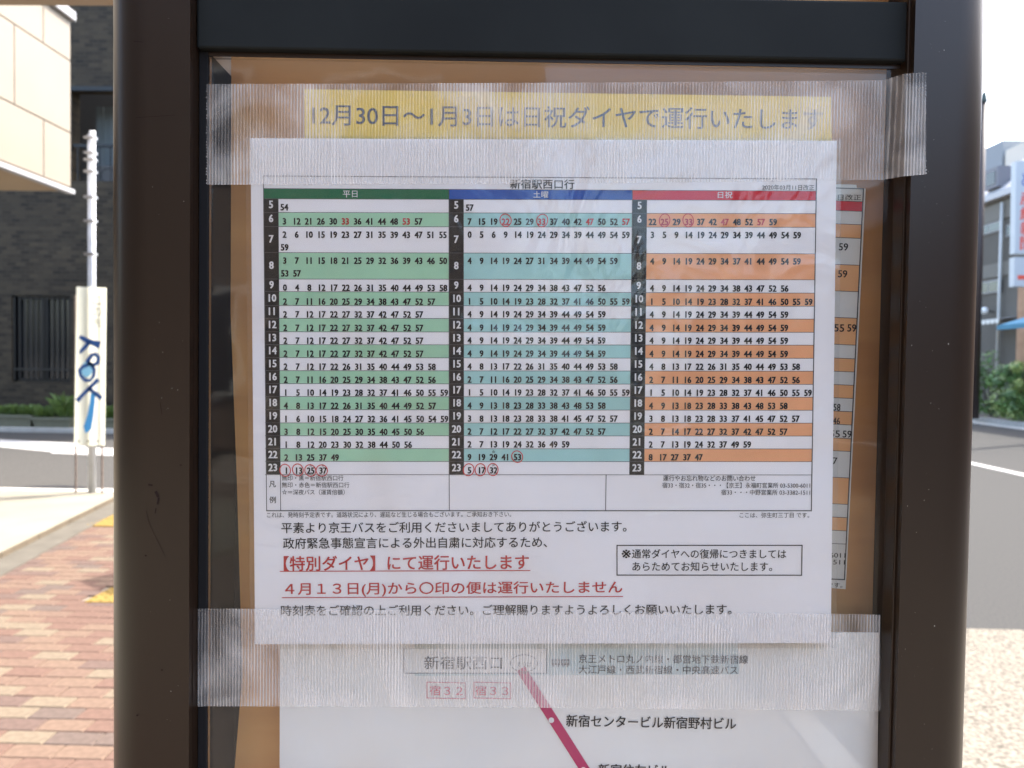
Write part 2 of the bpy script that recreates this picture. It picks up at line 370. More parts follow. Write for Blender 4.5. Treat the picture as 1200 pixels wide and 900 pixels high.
put(notice, 'legend_text', [('凡', 315.5, 323.5, 571, 571, 7.5), ('例', 316, 323.5, 589.5, 589.5, 7.8),
    ('無印・黒＝新宿駅西口行', 330.5, 402.5, 563.2, 563.2, 6.4, 0.0), ('無印・赤色＝新宿駅西口行', 330.5, 409.5, 571.4, 571.4, 6.4, 0.0), ('☆＝深夜バス（運賃倍額）', 330.5, 404, 579.8, 579.8, 6.4, 0.0),
    ('運行やお忘れ物などのお問い合わせ', 777, 885, 563.6, 563.8, 6.8, .004), ('宿33・宿32・宿35・・・【京王】永福町営業所 03-5300-6011', 776, 949, 571.8, 572, 6.6, 0.0), ('宿33・・・中野営業所 03-3382-1511', 845, 949, 580, 580.2, 6.6, 0.0)], ink)
put(notice, 'footnote_text', [('これは、発時刻予定表です。道路状況により、遅延など生じる場合もございます。ご承知おき下さい。', 313, 599, 606.6, 605.6, 6.6, 0.0),
    ('ここは、弥生町三丁目 です。', 866.5, 948, 606.6, 606.6, 6.2, 0.0)], ink)
put(notice, 'message_text', [('平素より京王バスをご利用くださいましてありがとうございます。', 330, 734, 624.8, 623, 13, .009), ('政府緊急事態宣言による外出自粛に対応するため、', 332, 641, 643, 641.5, 13, .009),
    ('時刻表をご確認の上ご利用ください。ご理解賜りますようよろしくお願いいたします。', 329.5, 857, 721.6, 720, 12.6, .009)], ink)
put(notice, 'red_message_text', [('【特別ダイヤ】にて運行いたします', 333, 619.5, 669, 667, 17.5, .016), ('４月１３日(月)から〇印の便は運行いたしません', 334.5, 729, 699.3, 697, 16.8, .014)], ink_red)
u = MB()
line(u, L(328.5, 669.4), L(621, 668.4), 1.0 * PXM, -.0003); line(u, L(331, 700.2), L(729.5, 698.8), 1.0 * PXM, -.0003)
u.build('red_underline', ink_red, notice)
u = MB()
for a, b in (((723, 639), (939.8, 639)), ((939.8, 639), (939.2, 674)), ((939.2, 674), (723, 673.8)), ((723, 673.8), (723, 639))): line(u, L(*a), L(*b), 1.2 * PXM, -.0002)
u.build('reply_box', ink, notice)
put(notice, 'reply_text', [('※', 728.5, 739, 653.8, 653.8, 10), ('通常ダイヤへの復帰につきましては', 740.5, 921, 654.2, 654.4, 11, .007), ('あらためてお知らせいたします。', 741, 904.5, 669, 669.2, 11, .007)], ink)
film = clear_mat('plastic_sleeve_film', (.992, .992, .992), .006, 9, gloss=.03, rough=.16, wr=.0026, wscale=16, streak=(1, 1, 2.2))
MB().slab([L(294, 760), L(979, 759), L(985.5, 163), L(288, 160)], -.0007, -.0006).build('plastic_sleeve', film, notice)

# ---- the yellow holiday strip behind the acrylic
strip = child_of_board('holiday_notice_strip', 'narrow yellow holiday timetable strip showing under the upper tape', 'notice', None)
DY = .0042
yel = mat('yellow_paper', rgb(250, 218, 105, 1.0), .6, var=.12, vscale=18, spec=.2, buckle=.012)
MB().slab([L(357, 168, DY), L(975, 172, DY), L(974, 113.5, DY), L(356.5, 104.5, DY)], DY, DY + .0004).build('paper', yel, strip)
mb = MB(); letter(mb, '12月30日〜1月3日は日祝ダイヤで運行いたします', L(366, 147, DY), L(964, 152.5, DY), 25 * PXM, DY - .0002, .006)
mb.build('strip_text', mat('grey_blue_ink', rgb(62, 72, 92), .5), strip)

# ---- the older timetable behind, at the right
old = child_of_board('old_timetable', 'older yellowed timetable edge, crooked behind the acrylic right of the white notice', 'notice', None)
DO = .024
paper_old = mat('aged_paper', (.72, .72, .70), .6, var=.06, vscale=20, spec=.2)
def Lo(x, y): return L(x, y, DO)
MB().slab([Lo(940, 686), Lo(991, 690.5), Lo(1014.5, 221), Lo(1004, 220), Lo(1003.5, 216.5), Lo(940, 214.5)], DO, DO + .0008).build('paper', paper_old, old)
def oe(y): return 1011.5 + (989.2 - 1011.5) * (y - 221.5) / (679 - 221.5)   # right rule of the old table
OY = [236.5, 248, 263.5, 279.5, 311, 342, 373, 404.5, 420.5, 436, 451.5, 467, 482.5, 498, 514, 529, 560, 591, 606.5, 622, 637.5]
for i in range(20):
    y0, y1 = OY[i], OY[i + 1]
    if i == 0: m_ = H_RED
    elif i % 2 == 0 : m_ = mat('faded_orange_print', rgb(232, 172, 118), .5, var=.06, vscale=40, spec=.3)
    else: m_ = paper_old
    q = [(*Lo(930, y1 - 3), ), (*Lo(oe(y1), y1),), (*Lo(oe(y0), y0),), (*Lo(930, y0 - 3),)]
    MB().add([(x, DO - .0002, z) for x, z in q], [(0, 1, 2, 3)]).build('column_heading' if i == 0 else 'minute_row', m_, old)
g = MB()
for y in OY[:21]: line(g, Lo(930, y - 3), Lo(oe(y), y), .7 * PXM, DO - .0004)
line(g, Lo(oe(221.5), 221.5), Lo(oe(679), 679), 1.5 * PXM, DO - .0004); line(g, Lo(930, 219), Lo(oe(221.5), 221.5), 1.2 * PXM, DO - .0004); line(g, Lo(930, 676.5), Lo(oe(679), 679), 1.5 * PXM, DO - .0004)
g.build('ruled_lines', grey_rule, old)
mb = MB()
for s, x0, x1, y, h in (('12日改正', 972, 1008.5, 234.5, 6.6), ('59', 982.5, 993, 293.5, 8.4), ('59', 981.5, 992, 325, 8.4), ('55', 977, 988.5, 388.5, 8.6), ('59', 992.5, 1002.5, 388.5, 8.6),
                        ('58', 976, 984, 481, 8), ('46', 975.5, 983.5, 497, 8), ('55', 972, 983.5, 512, 8), ('59', 987, 997, 512.5, 8.2), ('47', 969, 980.5, 543.5, 8), ('6011', 972, 990, 653, 5.5), ('1511', 972, 989.5, 661, 5.5), ('です。', 969, 986.5, 688, 5.6)):
    letter(mb, s, Lo(x0, y), Lo(x1, y + .4), h * PXM * 1.06, DO - .0005, .012 if s.isdigit() and len(s) < 3 else .004)
mb.build('old_numerals', ink, old)

# ---- the route map behind, at the bottom
rmap = child_of_board('route_map', 'grey-white route map with magenta line under the lower tape', 'route map', None)
DM = .0055
def Lm(x, y): return L(x, y, DM)
map_m = mat('map_paper', (.82, .82, .81), .55, var=.05, vscale=10, spec=.3, buckle=.014)
MB().slab([Lm(327.5, 1010), Lm(1027.5, 1010), Lm(1030, 741.5), Lm(328, 736)], DM, DM + .0005).build('paper', map_m, rmap)
MB().slab([Lm(486, 792), Lm(866, 790), Lm(864, 752), Lm(486, 752)], DM - .0001, DM).build('blue_patch', mat('pale_blue_print', (.52, .63, .65), .5, var=.05, vscale=30), rmap)
MB().slab([Lm(474, 788.5), Lm(640, 788.5), Lm(640, 760), Lm(474, 760)], DM - .0003, DM - .0002).build('name_plate', map_m, rmap)
mb = MB()
for a, b in (((473.5, 760), (473.5, 788.5)), ((473.5, 788.5), (640.5, 788.5)), ((640.5, 788.5), (640.5, 760))): line(mb, Lm(*a), Lm(*b), .8 * PXM, DM - .0004)
c0 = Lm(614, 777); ring(mb, c0, 16.5 * PXM, 10.8 * PXM, .9 * PXM, DM - .0004)
mb.build('plate_outline', grey_rule, rmap)
mb = MB()
letter(mb, '新宿駅西口', Lm(497.5, 784), Lm(588, 784), 16 * PXM, DM - .0005, .008)
letter(mb, 'のりば', Lm(606, 781), Lm(623, 781), 6 * PXM, DM - .0005, 0)
letter(mb, '京王メトロ丸ノ内線・都営地下鉄新宿線', Lm(678, 776.5), Lm(876, 777.5), 10.5 * PXM, DM - .0005, .006)
letter(mb, '大江戸線・西武新宿線・中央高速バス', Lm(678, 789), Lm(864, 790), 10.5 * PXM, DM - .0005, .004)
letter(mb, '新宿センタービル新宿野村ビル', Lm(663.5, 851), Lm(862, 854.5), 14.5 * PXM, DM - .0005, .012)
letter(mb, '新宿住友ビル', Lm(701, 908.5), Lm(785, 909.5), 14.5 * PXM, DM - .0005, .012)
mb.build('map_lettering', ink, rmap)
# bus mark: two small buses side by side
mb = MB()
for x in (646.5, 657.5):
    a = Lm(x, 781); wd = 10 * PXM; hh = 9 * PXM
    for (u0, u1, v0, v1) in ((0, 1, .25, .5), (0, 1, .85, 1), (0, .12, .5, .85), (.28, .4, .5, .85), (.58, .7, .5, .85), (.88, 1, .5, .85)):
        mb.add([(a[0] + u0 * wd, DM - .0005, a[1] + v0 * hh), (a[0] + u1 * wd, DM - .0005, a[1] + v0 * hh), (a[0] + u1 * wd, DM - .0005, a[1] + v1 * hh), (a[0] + u0 * wd, DM - .0005, a[1] + v1 * hh)], [(0, 1, 2, 3)])
    for u0 in (.25, .75): ring(mb, (a[0] + u0 * wd, a[1] + .18 * hh), .14 * wd, .18 * hh, .1 * wd, DM - .0006, n=10)
mb.build('bus_symbol', grey_rule, rmap)
pink = mat('pink_print', rgb(208, 88, 112), .5)
mb = MB()
for (x0, x1) in ((500.5, 545.5), (555.5, 598.5)):
    for a, b in (((x0, 799), (x1, 800)), ((x1, 800), (x1, 818.5)), ((x1, 818.5), (x0, 817.5)), ((x0, 817.5), (x0, 799))): line(mb, Lm(*a), Lm(*b), .8 * PXM, DM - .0004)
letter(mb, '宿３２', Lm(503.5, 814.5), Lm(542, 815), 12 * PXM, DM - .0005, .004); letter(mb, '宿３３', Lm(557, 814.5), Lm(595.5, 815), 12 * PXM, DM - .0005, .004)
mb.build('route_tag', pink, rmap)
mb = MB(); line(mb, Lm(613.3, 788), Lm(692, 912), 11.5 * PXM, DM - .00035)
rl = mb.build('route_line', mat('magenta_print', rgb(184, 26, 98), .45), rmap)
mb = MB()
for x, y in ((646, 843.5), (683.5, 901.5)):
    c_ = Lm(x, y); n = 20
    mb.add([(c_[0] + 3.4 * PXM * math.cos(i * math.tau / n), DM - .0005, c_[1] + 3.4 * PXM * math.sin(i * math.tau / n)) for i in range(n)], [tuple(range(n))])
mb.build('stop_dot', ink_white, rl)

# ---- clear packing tape, ribbed
def tape_mat():
    m = bpy.data.materials.new('ribbed_clear_tape'); m.use_nodes = True; nt = m.node_tree; N = nt.nodes; K = nt.links; p = N['Principled BSDF']
    p.inputs['Base Color'].default_value = (.86, .82, .77, 1); p.inputs['Roughness'].default_value = .27; p.inputs['Specular IOR Level'].default_value = .6
    tc = N.new('ShaderNodeTexCoord'); sx = N.new('ShaderNodeSeparateXYZ'); K.new(tc.outputs['Object'], sx.inputs[0])
    no = N.new('ShaderNodeTexNoise'); no.inputs['Scale'].default_value = 60; K.new(tc.outputs['Object'], no.inputs[0])
    a = N.new('ShaderNodeMath'); a.operation = 'MULTIPLY_ADD'; K.new(no.outputs[0], a.inputs[0]); a.inputs[1].default_value = .0005; K.new(sx.outputs[0], a.inputs[2])
    b = N.new('ShaderNodeMath'); b.operation = 'MULTIPLY'; b.inputs[1].default_value = math.tau / (3.6 * PXM); K.new(a.outputs[0], b.inputs[0])
    s = N.new('ShaderNodeMath'); s.operation = 'SINE'; K.new(b.outputs[0], s.inputs[0])
    # uneven ribs: each a little stronger or weaker
    mp = N.new('ShaderNodeMapping'); mp.inputs['Scale'].default_value = (420, 1, 1.5); K.new(tc.outputs['Object'], mp.inputs[0])
    n2 = N.new('ShaderNodeTexNoise'); n2.inputs['Scale'].default_value = 1; n2.inputs['Detail'].default_value = 1; K.new(mp.outputs[0], n2.inputs[0])
    pw = N.new('ShaderNodeMapRange'); pw.inputs[1].default_value = -.1; pw.inputs[2].default_value = 1; pw.inputs[3].default_value = 0; pw.inputs[4].default_value = .42; K.new(s.outputs[0], pw.inputs[0])
    m2 = N.new('ShaderNodeMath'); m2.operation = 'MULTIPLY'; K.new(pw.outputs[0], m2.inputs[0]); K.new(n2.outputs[0], m2.inputs[1])
    # cloudy patches where it has not stuck down
    n3 = N.new('ShaderNodeTexNoise'); n3.inputs['Scale'].default_value = 22; n3.inputs['Detail'].default_value = 4; n3.inputs['Distortion'].default_value = 1; K.new(tc.outputs['Object'], n3.inputs[0])
    cl = N.new('ShaderNodeMapRange'); cl.inputs[1].default_value = .40; cl.inputs[2].default_value = .72; cl.inputs[3].default_value = .05; cl.inputs[4].default_value = .34; K.new(n3.outputs[0], cl.inputs[0])
    ad = N.new('ShaderNodeMath'); ad.operation = 'ADD'; ad.use_clamp = True; pt = N.new('ShaderNodeMapRange'); pt.inputs[1].default_value = .35; pt.inputs[2].default_value = .6; pt.inputs[3].default_value = .55; pt.inputs[4].default_value = 1.15; K.new(n3.outputs[0], pt.inputs[0])
    m3 = N.new('ShaderNodeMath'); m3.operation = 'MULTIPLY'; K.new(m2.outputs[0], m3.inputs[0]); K.new(pt.outputs[0], m3.inputs[1]); K.new(m3.outputs[0], ad.inputs[0]); K.new(cl.outputs[0], ad.inputs[1])
    K.new(ad.outputs[0], p.inputs['Alpha'])
    bp = N.new('ShaderNodeBump'); bp.inputs['Strength'].default_value = .13; bp.inputs['Distance'].default_value = .0002; K.new(s.outputs[0], bp.inputs['Height'])
    mp2 = N.new('ShaderNodeMapping'); mp2.inputs['Rotation'].default_value = (0, .5, 0); mp2.inputs['Scale'].default_value = (3, 1, .8); K.new(tc.outputs['Object'], mp2.inputs[0])
    n4 = N.new('ShaderNodeTexNoise'); n4.inputs['Scale'].default_value = 22; n4.inputs['Detail'].default_value = 2; n4.inputs['Distortion'].default_value = .8; K.new(mp2.outputs[0], n4.inputs[0])
    b2 = N.new('ShaderNodeBump'); b2.inputs['Strength'].default_value = 1; b2.inputs['Distance'].default_value = .002; K.new(n4.outputs[0], b2.inputs['Height']); K.new(bp.outputs[0], b2.inputs['Normal'])
    K.new(b2.outputs[0], p.inputs['Normal'])
    return m
TM = tape_mat()
def tape(name, label, cols, serr_l, serr_r):
    """cols: (px, top py, bottom py, depth)"""
    o = empty(name, BORG, BROT); tag(o, label, 'tape', 'strips of clear ribbed tape')
    vs = []; fs = []
    for px, ty, by, dp in cols:
        for j in range(5):
            y = by + (ty - by) * j / 4; x, z = L(px, y, dp); vs.append((x, dp, z))
    for i in range(len(cols) - 1):
        for j in range(4): a = 5 * i + j; fs.append((a, a + 5, a + 6, a + 1))
    mb = MB().add(vs, fs)
    for flag, col, sg in ((serr_l, cols[0], -1), (serr_r, cols[-1], 1)):
        if not flag: continue
        px, ty, by, dp = col; n = 34
        for j in range(n):
            y0 = by + (ty - by) * j / n; y1 = by + (ty - by) * (j + 1) / n
            a = L(px, y0, dp); b = L(px, y1, dp); c_ = L(px + sg * random.uniform(.8, 2.2), (y0 + y1) / 2, dp)
            t = [(a[0], dp, a[1]), (c_[0], dp, c_[1]), (b[0], dp, b[1])]
            mb.add(t if sg > 0 else t[::-1], [(0, 1, 2)])
    mb.build('tape_strip', TM, o)
TD = -.0010
tape('clear_tape', 'wide clear ribbed tape along the notice top, its torn end on the right post',
     [(243, 98.5, 216.5, TD), (400, 98, 216, TD), (620, 97, 215, TD), (800, 96, 213.5, TD), (1000, 94.3, 211, TD), (1035, 94, 210.7, TD), (1048, 90, 208.5, -.006), (1060, 86.5, 206.4, FD - .0006), (1066, 86, 206, FD - .0006), (1084.5, 84.6, 204.4, FD - .0006)], True, True)
tape('clear_tape', 'clear ribbed tape across the bottom edge of the notice, over the route map',
     [(232, 713.3, 828, TD - .0002), (246, 713, 827.6, TD), (500, 715.5, 828.5, TD), (760, 717.5, 830.5, TD), (1000, 719.5, 832.5, TD), (1031.5, 720.5, 833, TD)], True, False)

# ================================================================== GROUND
conc = mat('gutter_concrete', (.40, .385, .35), .85, var=.18, vscale=3, bump=.25, bscale=60)  # pale concrete tone, mottled at random
asph = mat('asphalt', (.072, .069, .064), 1.0, spec=.08, var=.28, vscale=40, bump=.5, bscale=120)
asph2 = mat('old_asphalt', (.058, .056, .052), 1.0, spec=.08, var=.3, vscale=50, bump=.5, bscale=140, col2=(.045, .045, .044))
white_line = mat('road_paint', (.42, .41, .39), .8, spec=.1, var=.18, vscale=30)
earth = mat('ground_dust', (.22, .2, .17), .95, var=.2, vscale=.5)
tag(MB().quad((-900, -900, -.16), (900, -900, -.16), (900, 1500, -.16), (-900, 1500, -.16)).build('ground', earth), kind='structure')
KY = G(60, 580).y                       # where the near pavement ends at the side street
FARY = G(40, 505).y
KX = 1.45                               # main road kerb
# road surfaces are 0.12 below the pavement at the main road, almost flush at the side street
tag(MB().quad((KX, -60, -.12), (14.2, -60, -.12), (14.2, 400, -.12), (KX, 400, -.12)).build('main_road', asph2), kind='structure')
tag(MB().quad((-80, KY + .12, -.03), (KX - .002, KY + .12, -.03), (KX - .002, FARY, -.03), (-80, FARY, -.03)).build('side_road', asph), kind='structure')
bay = mat('bus_bay_concrete', (.205, .184, .15), 1.0, spec=.08, col2=(.08, .072, .06), vscale=55, bump=.8, bscale=60, detail=6)
ye = G(1160, 738, -.12).y
tag(MB().quad((KX + .3, -30, -.115), (5.0, -30, -.115), (5.0, ye, -.115), (KX + .3, ye, -.115)).build('bus_bay', bay), kind='structure')
# kerb stones of the main road
ks = mat('kerb_stone', (.33, .32, .30), .85, var=.2, vscale=8, bump=.3, bscale=50)
kroot = empty('kerb'); tag(kroot, kind='structure')
for i in range(-4, 24):
    y0 = i * .6
    if y0 + .6 > KY: break
    MB().box(KX - .15, KX, y0 + .004, y0 + .596, -.16, .0).build('kerb_stone', ks, kroot, bevel=.008)
# right-hand far kerb, verge
fk = empty('kerb'); tag(fk, kind='structure')
XF = G(1165, 497, -.12).x
for i in range(14, 46):
    MB().box(XF, XF + .18, i * 1.0 + .005, i * 1.0 + .995, -.16, .03).build('kerb_stone', ks, fk)
tag(MB().box(XF - .5, XF - .005, 8, 60, -.16, -.112).build('gutter', conc), kind='structure')
tag(MB().box(XF + .185, XF + 30, -20, 200, -.16, .0).build('far_pavement', mat('far_paving', (.26, .22, .18), .9, var=.2, vscale=2)), kind='structure')
a = G(1140, 543.0, -.11); lx = G(1170, 549.5, -.11).x
tag(MB().box(lx - .09, lx + .09, -20, 200, -.119, -.113).build('road_marking', white_line), kind='structure')

# --- brick pavement with slanting kerb and pale apron on the left
kA = G(0, 655); kB = G(125, 592)
kd = (kB - kA); kd.z = 0; kd.normalize(); kn = Vector((-kd.y, kd.x, 0))          # kn points to the apron side (left)
def side(p): return (Vector((p[0], p[1], 0)) - Vector((kA.x, kA.y, 0))).dot(kn)
def on(s, t): return Vector((kA.x, kA.y, 0)) + kd * s + kn * t
# apron slab (pale, slightly raised)
s1 = (KY - kA.y) / kd.y
far_pt = on(s1, 0)
ap = [on(-12, 0), far_pt, Vector((-30, KY, 0)), Vector((-30, -10, 0))]
tag(MB().prism([(p.x, p.y) for p in ap], -.1, .045).build('apron', mat('pale_concrete', (.205, .19, .15), .95, spec=.1, var=.12, vscale=2, bump=.2, bscale=50)), kind='structure')
# kerb edging and flush gutter band
kr = empty('kerb'); tag(kr, kind='structure')
edge = mat('tan_kerb', (.095, .072, .045), .85, var=.2, vscale=10)
L0 = -6
n = int((s1 - L0) / .6)
for i in range(n + 1):
    a0 = L0 + i * .6 + .004; a1 = min(L0 + (i + 1) * .6 - .004, s1)
    if a1 <= a0: continue
    ps = [on(a0, -.012), on(a1, -.012), on(a1, -.0004), on(a0, -.0004)]
    MB().prism([(p.x, p.y) for p in ps], -.1, .048).build('kerb_stone', edge, kr)
band = [on(-7, -.235), on(s1 + .1, -.235), on(s1, -.014), on(-7, -.014)]
tag(MB().prism([(p.x, p.y) for p in band], -.1, .006).build('gutter', mat('grey_gutter', (.105, .095, .078), .95, spec=.1, var=.2, vscale=6, bump=.2, bscale=60)), kind='structure')
tag(MB().quad((-30, -8, -.012), (KX - .16, -8, -.012), (KX - .16, KY + .1, -.012), (-30, KY + .1, -.012)).build('pavement_bed', mat('joint_sand', (.16, .13, .10), .95, var=.2, vscale=60)), kind='structure')
# kerb of the pavement towards the side street
kr2 = empty('kerb'); tag(kr2, kind='structure')
for i in range(-10, 4):
    x0 = i * .6
    if x0 + .6 > KX - .16: break
    MB().box(x0 + .004, x0 + .596, KY, KY + .12, -.1, .05 if x0 < far_pt.x else .012).build('kerb_stone', mat('pale_kerb', (.50, .48, .43), .85, var=.15, vscale=10), kr2, bevel=.006)
# pavers
PC = [(.138, .080, .058), (.118, .076, .060), (.160, .104, .072), (.172, .132, .090), (.112, .080, .064), (.152, .096, .068)]
PM = [mat('paver_' + n_, tuple(q * .80 + .013 for q in c_), .95, spec=.12, var=.22, vscale=35, bump=.5, bscale=180) for n_, c_ in zip(('red', 'brown', 'orange', 'sand', 'grey_brown', 'rose'), PC)]
def paver_shape(w_, d_, h_=.05, ch=.004):
    x, y = w_ / 2, d_ / 2
    vs = [(-x, -y, -h_), (x, -y, -h_), (x, y, -h_), (-x, y, -h_), (-x, -y, -ch), (x, -y, -ch), (x, y, -ch), (-x, y, -ch),
          (-x + ch, -y + ch, 0), (x - ch, -y + ch, 0), (x - ch, y - ch, 0), (-x + ch, y - ch, 0)]
    fs = [(0,1,5,4),(1,2,6,5),(2,3,7,6),(3,0,4,7),(4,5,9,8),(5,6,10,9),(6,7,11,10),(7,4,8,11),(8,9,10,11)]
    return vs, fs
PV, PF = paver_shape(.196, .096)
pmesh = []
for m_ in PM:
    me = bpy.data.meshes.new('paver'); me.from_pydata(PV, [], PF); me.materials.append(m_); me.update(); pmesh.append(me)
pav = empty('brick_pavement'); tag(pav, kind='structure')
rest = MB(); cnt = 0
TAC = []                                # tactile squares (x0,x1,y0,y1)
ta = G(98, 706); TAC.append((ta.x, ta.x + .9, ta.y, ta.y + .3))
tb = G(97, 616.5); TAC.append((tb.x, tb.x + .9, tb.y, tb.y + .6))
cell_w, cell_d = .2, .1
for j in range(-20, int(KY / .1) + 1):
    y = j * .1 + .05
    if y + .05 > KY: continue
    for i in range(-32, 8):
        x = i * .2 + (.1 if j % 2 else 0) + .02
        if x + .1 > KX - .16: continue
        if side((x, y)) > -.10: continue
        if any(t[0] + .02 < x < t[1] - .02 and t[2] < y < t[3] for t in TAC): continue
        k = random.choices(range(6), (5, 3, 4, 4, 2, 4))[0]
        zz = random.uniform(-.0012, .0012)
        vis = 2.3 < y < 4.75 and (-.58 * y * 1.25 - .25) < x < (-.54 * y + .3)
        if vis and cnt < 298:
            o = bpy.data.objects.new('paver', pmesh[k]); C.objects.link(o); o.parent = pav
            o.location = (x, y, zz); o.rotation_euler = (random.uniform(-.005, .005), random.uniform(-.004, .004), random.uniform(-.006, .006)); cnt += 1
        else:
            a_ = random.uniform(-.006, .006); ca, sa = math.cos(a_), math.sin(a_)
            rest.add([(x + vx * ca - vy * sa, y + vx * sa + vy * ca, vz + zz) for vx, vy, vz in PV], PF, k)
r_ = rest.build('paver', PM, pav); r_['kind'] = 'stuff'
tacm = mat('yellow_tactile', (.20, .135, .04), .9, spec=.1, var=.15, vscale=20)
tr_ = empty('tactile_paving'); tag(tr_, kind='structure')
for x0, x1, y0, y1 in TAC:
    for ix in range(3):
        for iy in range(int(round((y1 - y0) / .3))):
            mb = MB(); bx, by = x0 + ix * .3, y0 + iy * .3
            mb.box(bx + .003, bx + .297, by + .003, by + .297, -.05, .004)
            for u_ in range(5):
                for v_ in range(5):
                    px_, py_ = bx + .03 + u_ * .06, by + .03 + v_ * .06
                    mb.tube((px_, py_, .0038), (px_, py_, .009), .012, .008, n=8)
            mb.build('tile', tacm, tr_)
# side street paint
def gquad(ps, z): return [tuple(G(x, y, z)) for x, y in ps]
rm = empty('road_marking'); tag(rm, kind='structure')
MB().quad(*gquad([(-60, 518), (100, 533), (100, 520), (-60, 512)], -.025)).build('painted_line', white_line, rm)
MB().quad(*gquad([(60, 531), (160, 535), (160, 526), (60, 523.5)], -.021)).build('painted_line', white_line, rm)
for x0, x1 in ((12, 27), (89, 102), (109, 150)):
    MB().quad(*gquad([(x0, 577), (x1, 577), (x1, 572.5), (x0, 572.5)], -.025)).build('painted_line', white_line, rm)
mh = MB(); c_ = G(58, 573, -.022)
mh.add([(c_.x + .42 * math.cos(i * math.tau / 24), c_.y + .25 * math.sin(i * math.tau / 24), -.022) for i in range(24)], [tuple(range(24))])
tag(mh.build('manhole_cover', mat('cast_iron', (.05, .05, .055), .5, .5, var=.3, vscale=30)), 'dark round manhole cover in the side street near the kerb', 'manhole cover')
fp = FARY
tag(MB().box(-60, KX - .4, fp, fp + 3, -.1, .06).build('far_side_pavement', mat('far_kerb_concrete', (.42, .40, .36), .9, var=.2, vscale=3)), kind='structure')

# ================================================================== LEFT: cream clad building, dark tiled building
XC = -5.2
zb = WX(83, 222, XC).z; zt = WX(83, 23, XC).z; z1 = WX(0, 17, XC).z; z2 = WX(0, 114, XC).z
yend = WX(83, 150, XC).y
cream = mat('cream_panel', (.20, .168, .125), .55, var=.06, vscale=2, bump=.04, bscale=100)
cb = empty('cream_building', (XC, yend, 0)); cb.location = (0, 0, 0)
tag(cb, 'cream panelled upper storey overhanging at the top left, lit by the sun', 'building')
MB().box(XC - 4, XC - .03, 2.0, yend - .01, zb + .02, zt - .02).build('wall', mat('cream_substrate', (.22, .185, .14), .9), cb)
soff = MB().box(XC - 4, XC - .004, 2.0, yend - .004, zb - .02, zb + .018).build('soffit', mat('soffit_paint', (.30, .225, .145), .7, var=.08, vscale=3), cb)
MB().box(XC - 4, XC + .05, 2.0, yend + .03, zt - .015, zt + .09).build('coping', mat('grey_coping', (.26, .26, .27), .5), cb, bevel=.01)
MB().box(XC - .05, XC + .035, 2.0, yend + .02, zb - .05, zb + .0).build('edge_trim', mat('grey_coping', (.26, .26, .27), .5), cb)
MB().box(XC - 4, XC - 1.6, 2.0, yend - .8, 0.05, zb - .021).build('lower_wall', mat('cream_substrate', (.3, .25, .18), .9), cb)
ya = WX(51, 100, XC).y; yb_ = WX(17, 100, XC).y
for (za, zc, yj) in ((z1, zt - .02, ya), (z2, z1, yb_), (zb + .022, z2, ya)):
    ys = [yend]; y = yj
    while y > 2.0: ys.append(y); y -= .92
    for i in range(len(ys) - 1):
        MB().box(XC - .03, XC, ys[i+1] + .006, ys[i] - .006, za + .006, zc - .006).build('panel', cream, cb, bevel=.003)

YB = FARY + .75
def tile_mat():
    m = bpy.data.materials.new('dark_wall_tiles'); m.use_nodes = True; nt = m.node_tree; N = nt.nodes; K = nt.links; p = N['Principled BSDF']
    tc = N.new('ShaderNodeTexCoord'); mp = N.new('ShaderNodeMapping'); mp.inputs['Rotation'].default_value = (R(90), 0, 0); K.new(tc.outputs['Object'], mp.inputs[0])
    b = N.new('ShaderNodeTexBrick'); K.new(mp.outputs[0], b.inputs[0]); b.inputs['Scale'].default_value = 1
    b.inputs['Brick Width'].default_value = .20; b.inputs['Row Height'].default_value = .085; b.inputs['Mortar Size'].default_value = .008
    b.inputs['Color1'].default_value = (0.071, 0.054, 0.034, 1); b.inputs['Color2'].default_value = (0.026, 0.020, 0.014, 1); b.inputs['Mortar'].default_value = (0.058, 0.046, 0.030, 1)
    n = N.new('ShaderNodeTexNoise'); n.inputs['Scale'].default_value = 1.2; K.new(tc.outputs['Object'], n.inputs[0])
    mx = N.new('ShaderNodeMix'); mx.data_type = 'RGBA'; mx.blend_type = 'MULTIPLY'; mx.inputs[0].default_value = .5; K.new(b.outputs[0], mx.inputs[6]); K.new(n.outputs[0], mx.inputs[7]); K.new(mx.outputs[2], p.inputs['Base Color'])
    bp = N.new('ShaderNodeBump'); bp.invert = True; bp.inputs['Distance'].default_value = .01; K.new(b.outputs['Fac'], bp.inputs['Height']); K.new(bp.outputs[0], p.inputs['Normal'])
    p.inputs['Roughness'].default_value = .6; p.inputs['Specular IOR Level'].default_value = .2
    return m
tiles = tile_mat()
db = empty('tiled_building'); tag(db, 'dark grey tiled building across the side street behind the planters', 'building')
wx0, wz0 = WY(14, 447, YB).x, WY(14, 447, YB).z; wx1, wz1 = WY(82, 347, YB).x, WY(82, 347, YB).z
bx0, bz0 = WY(84, 212, YB).x, WY(84, 212, YB).z; bx1, bz1 = bx0 + 3.2, WY(100, 105, YB).z
mb = MB(); XL_, XR_, ZT_ = -22, -4.9, 14
YBk = YB + .3
def wallrect(x0, x1, z0, z1):
    if x1 > x0 and z1 > z0: mb.box(x0, x1, YB, YBk, z0, z1)
wallrect(XL_, XR_, -.1, wz0); wallrect(XL_, wx0, wz0, wz1); wallrect(wx1, XR_, wz0, wz1); wallrect(XL_, XR_, wz1, bz0)
wallrect(XL_, bx0, bz0, bz1); wallrect(bx1, XR_, bz0, bz1); wallrect(XL_, XR_, bz1, ZT_)
mb.build('wall', tiles, db)
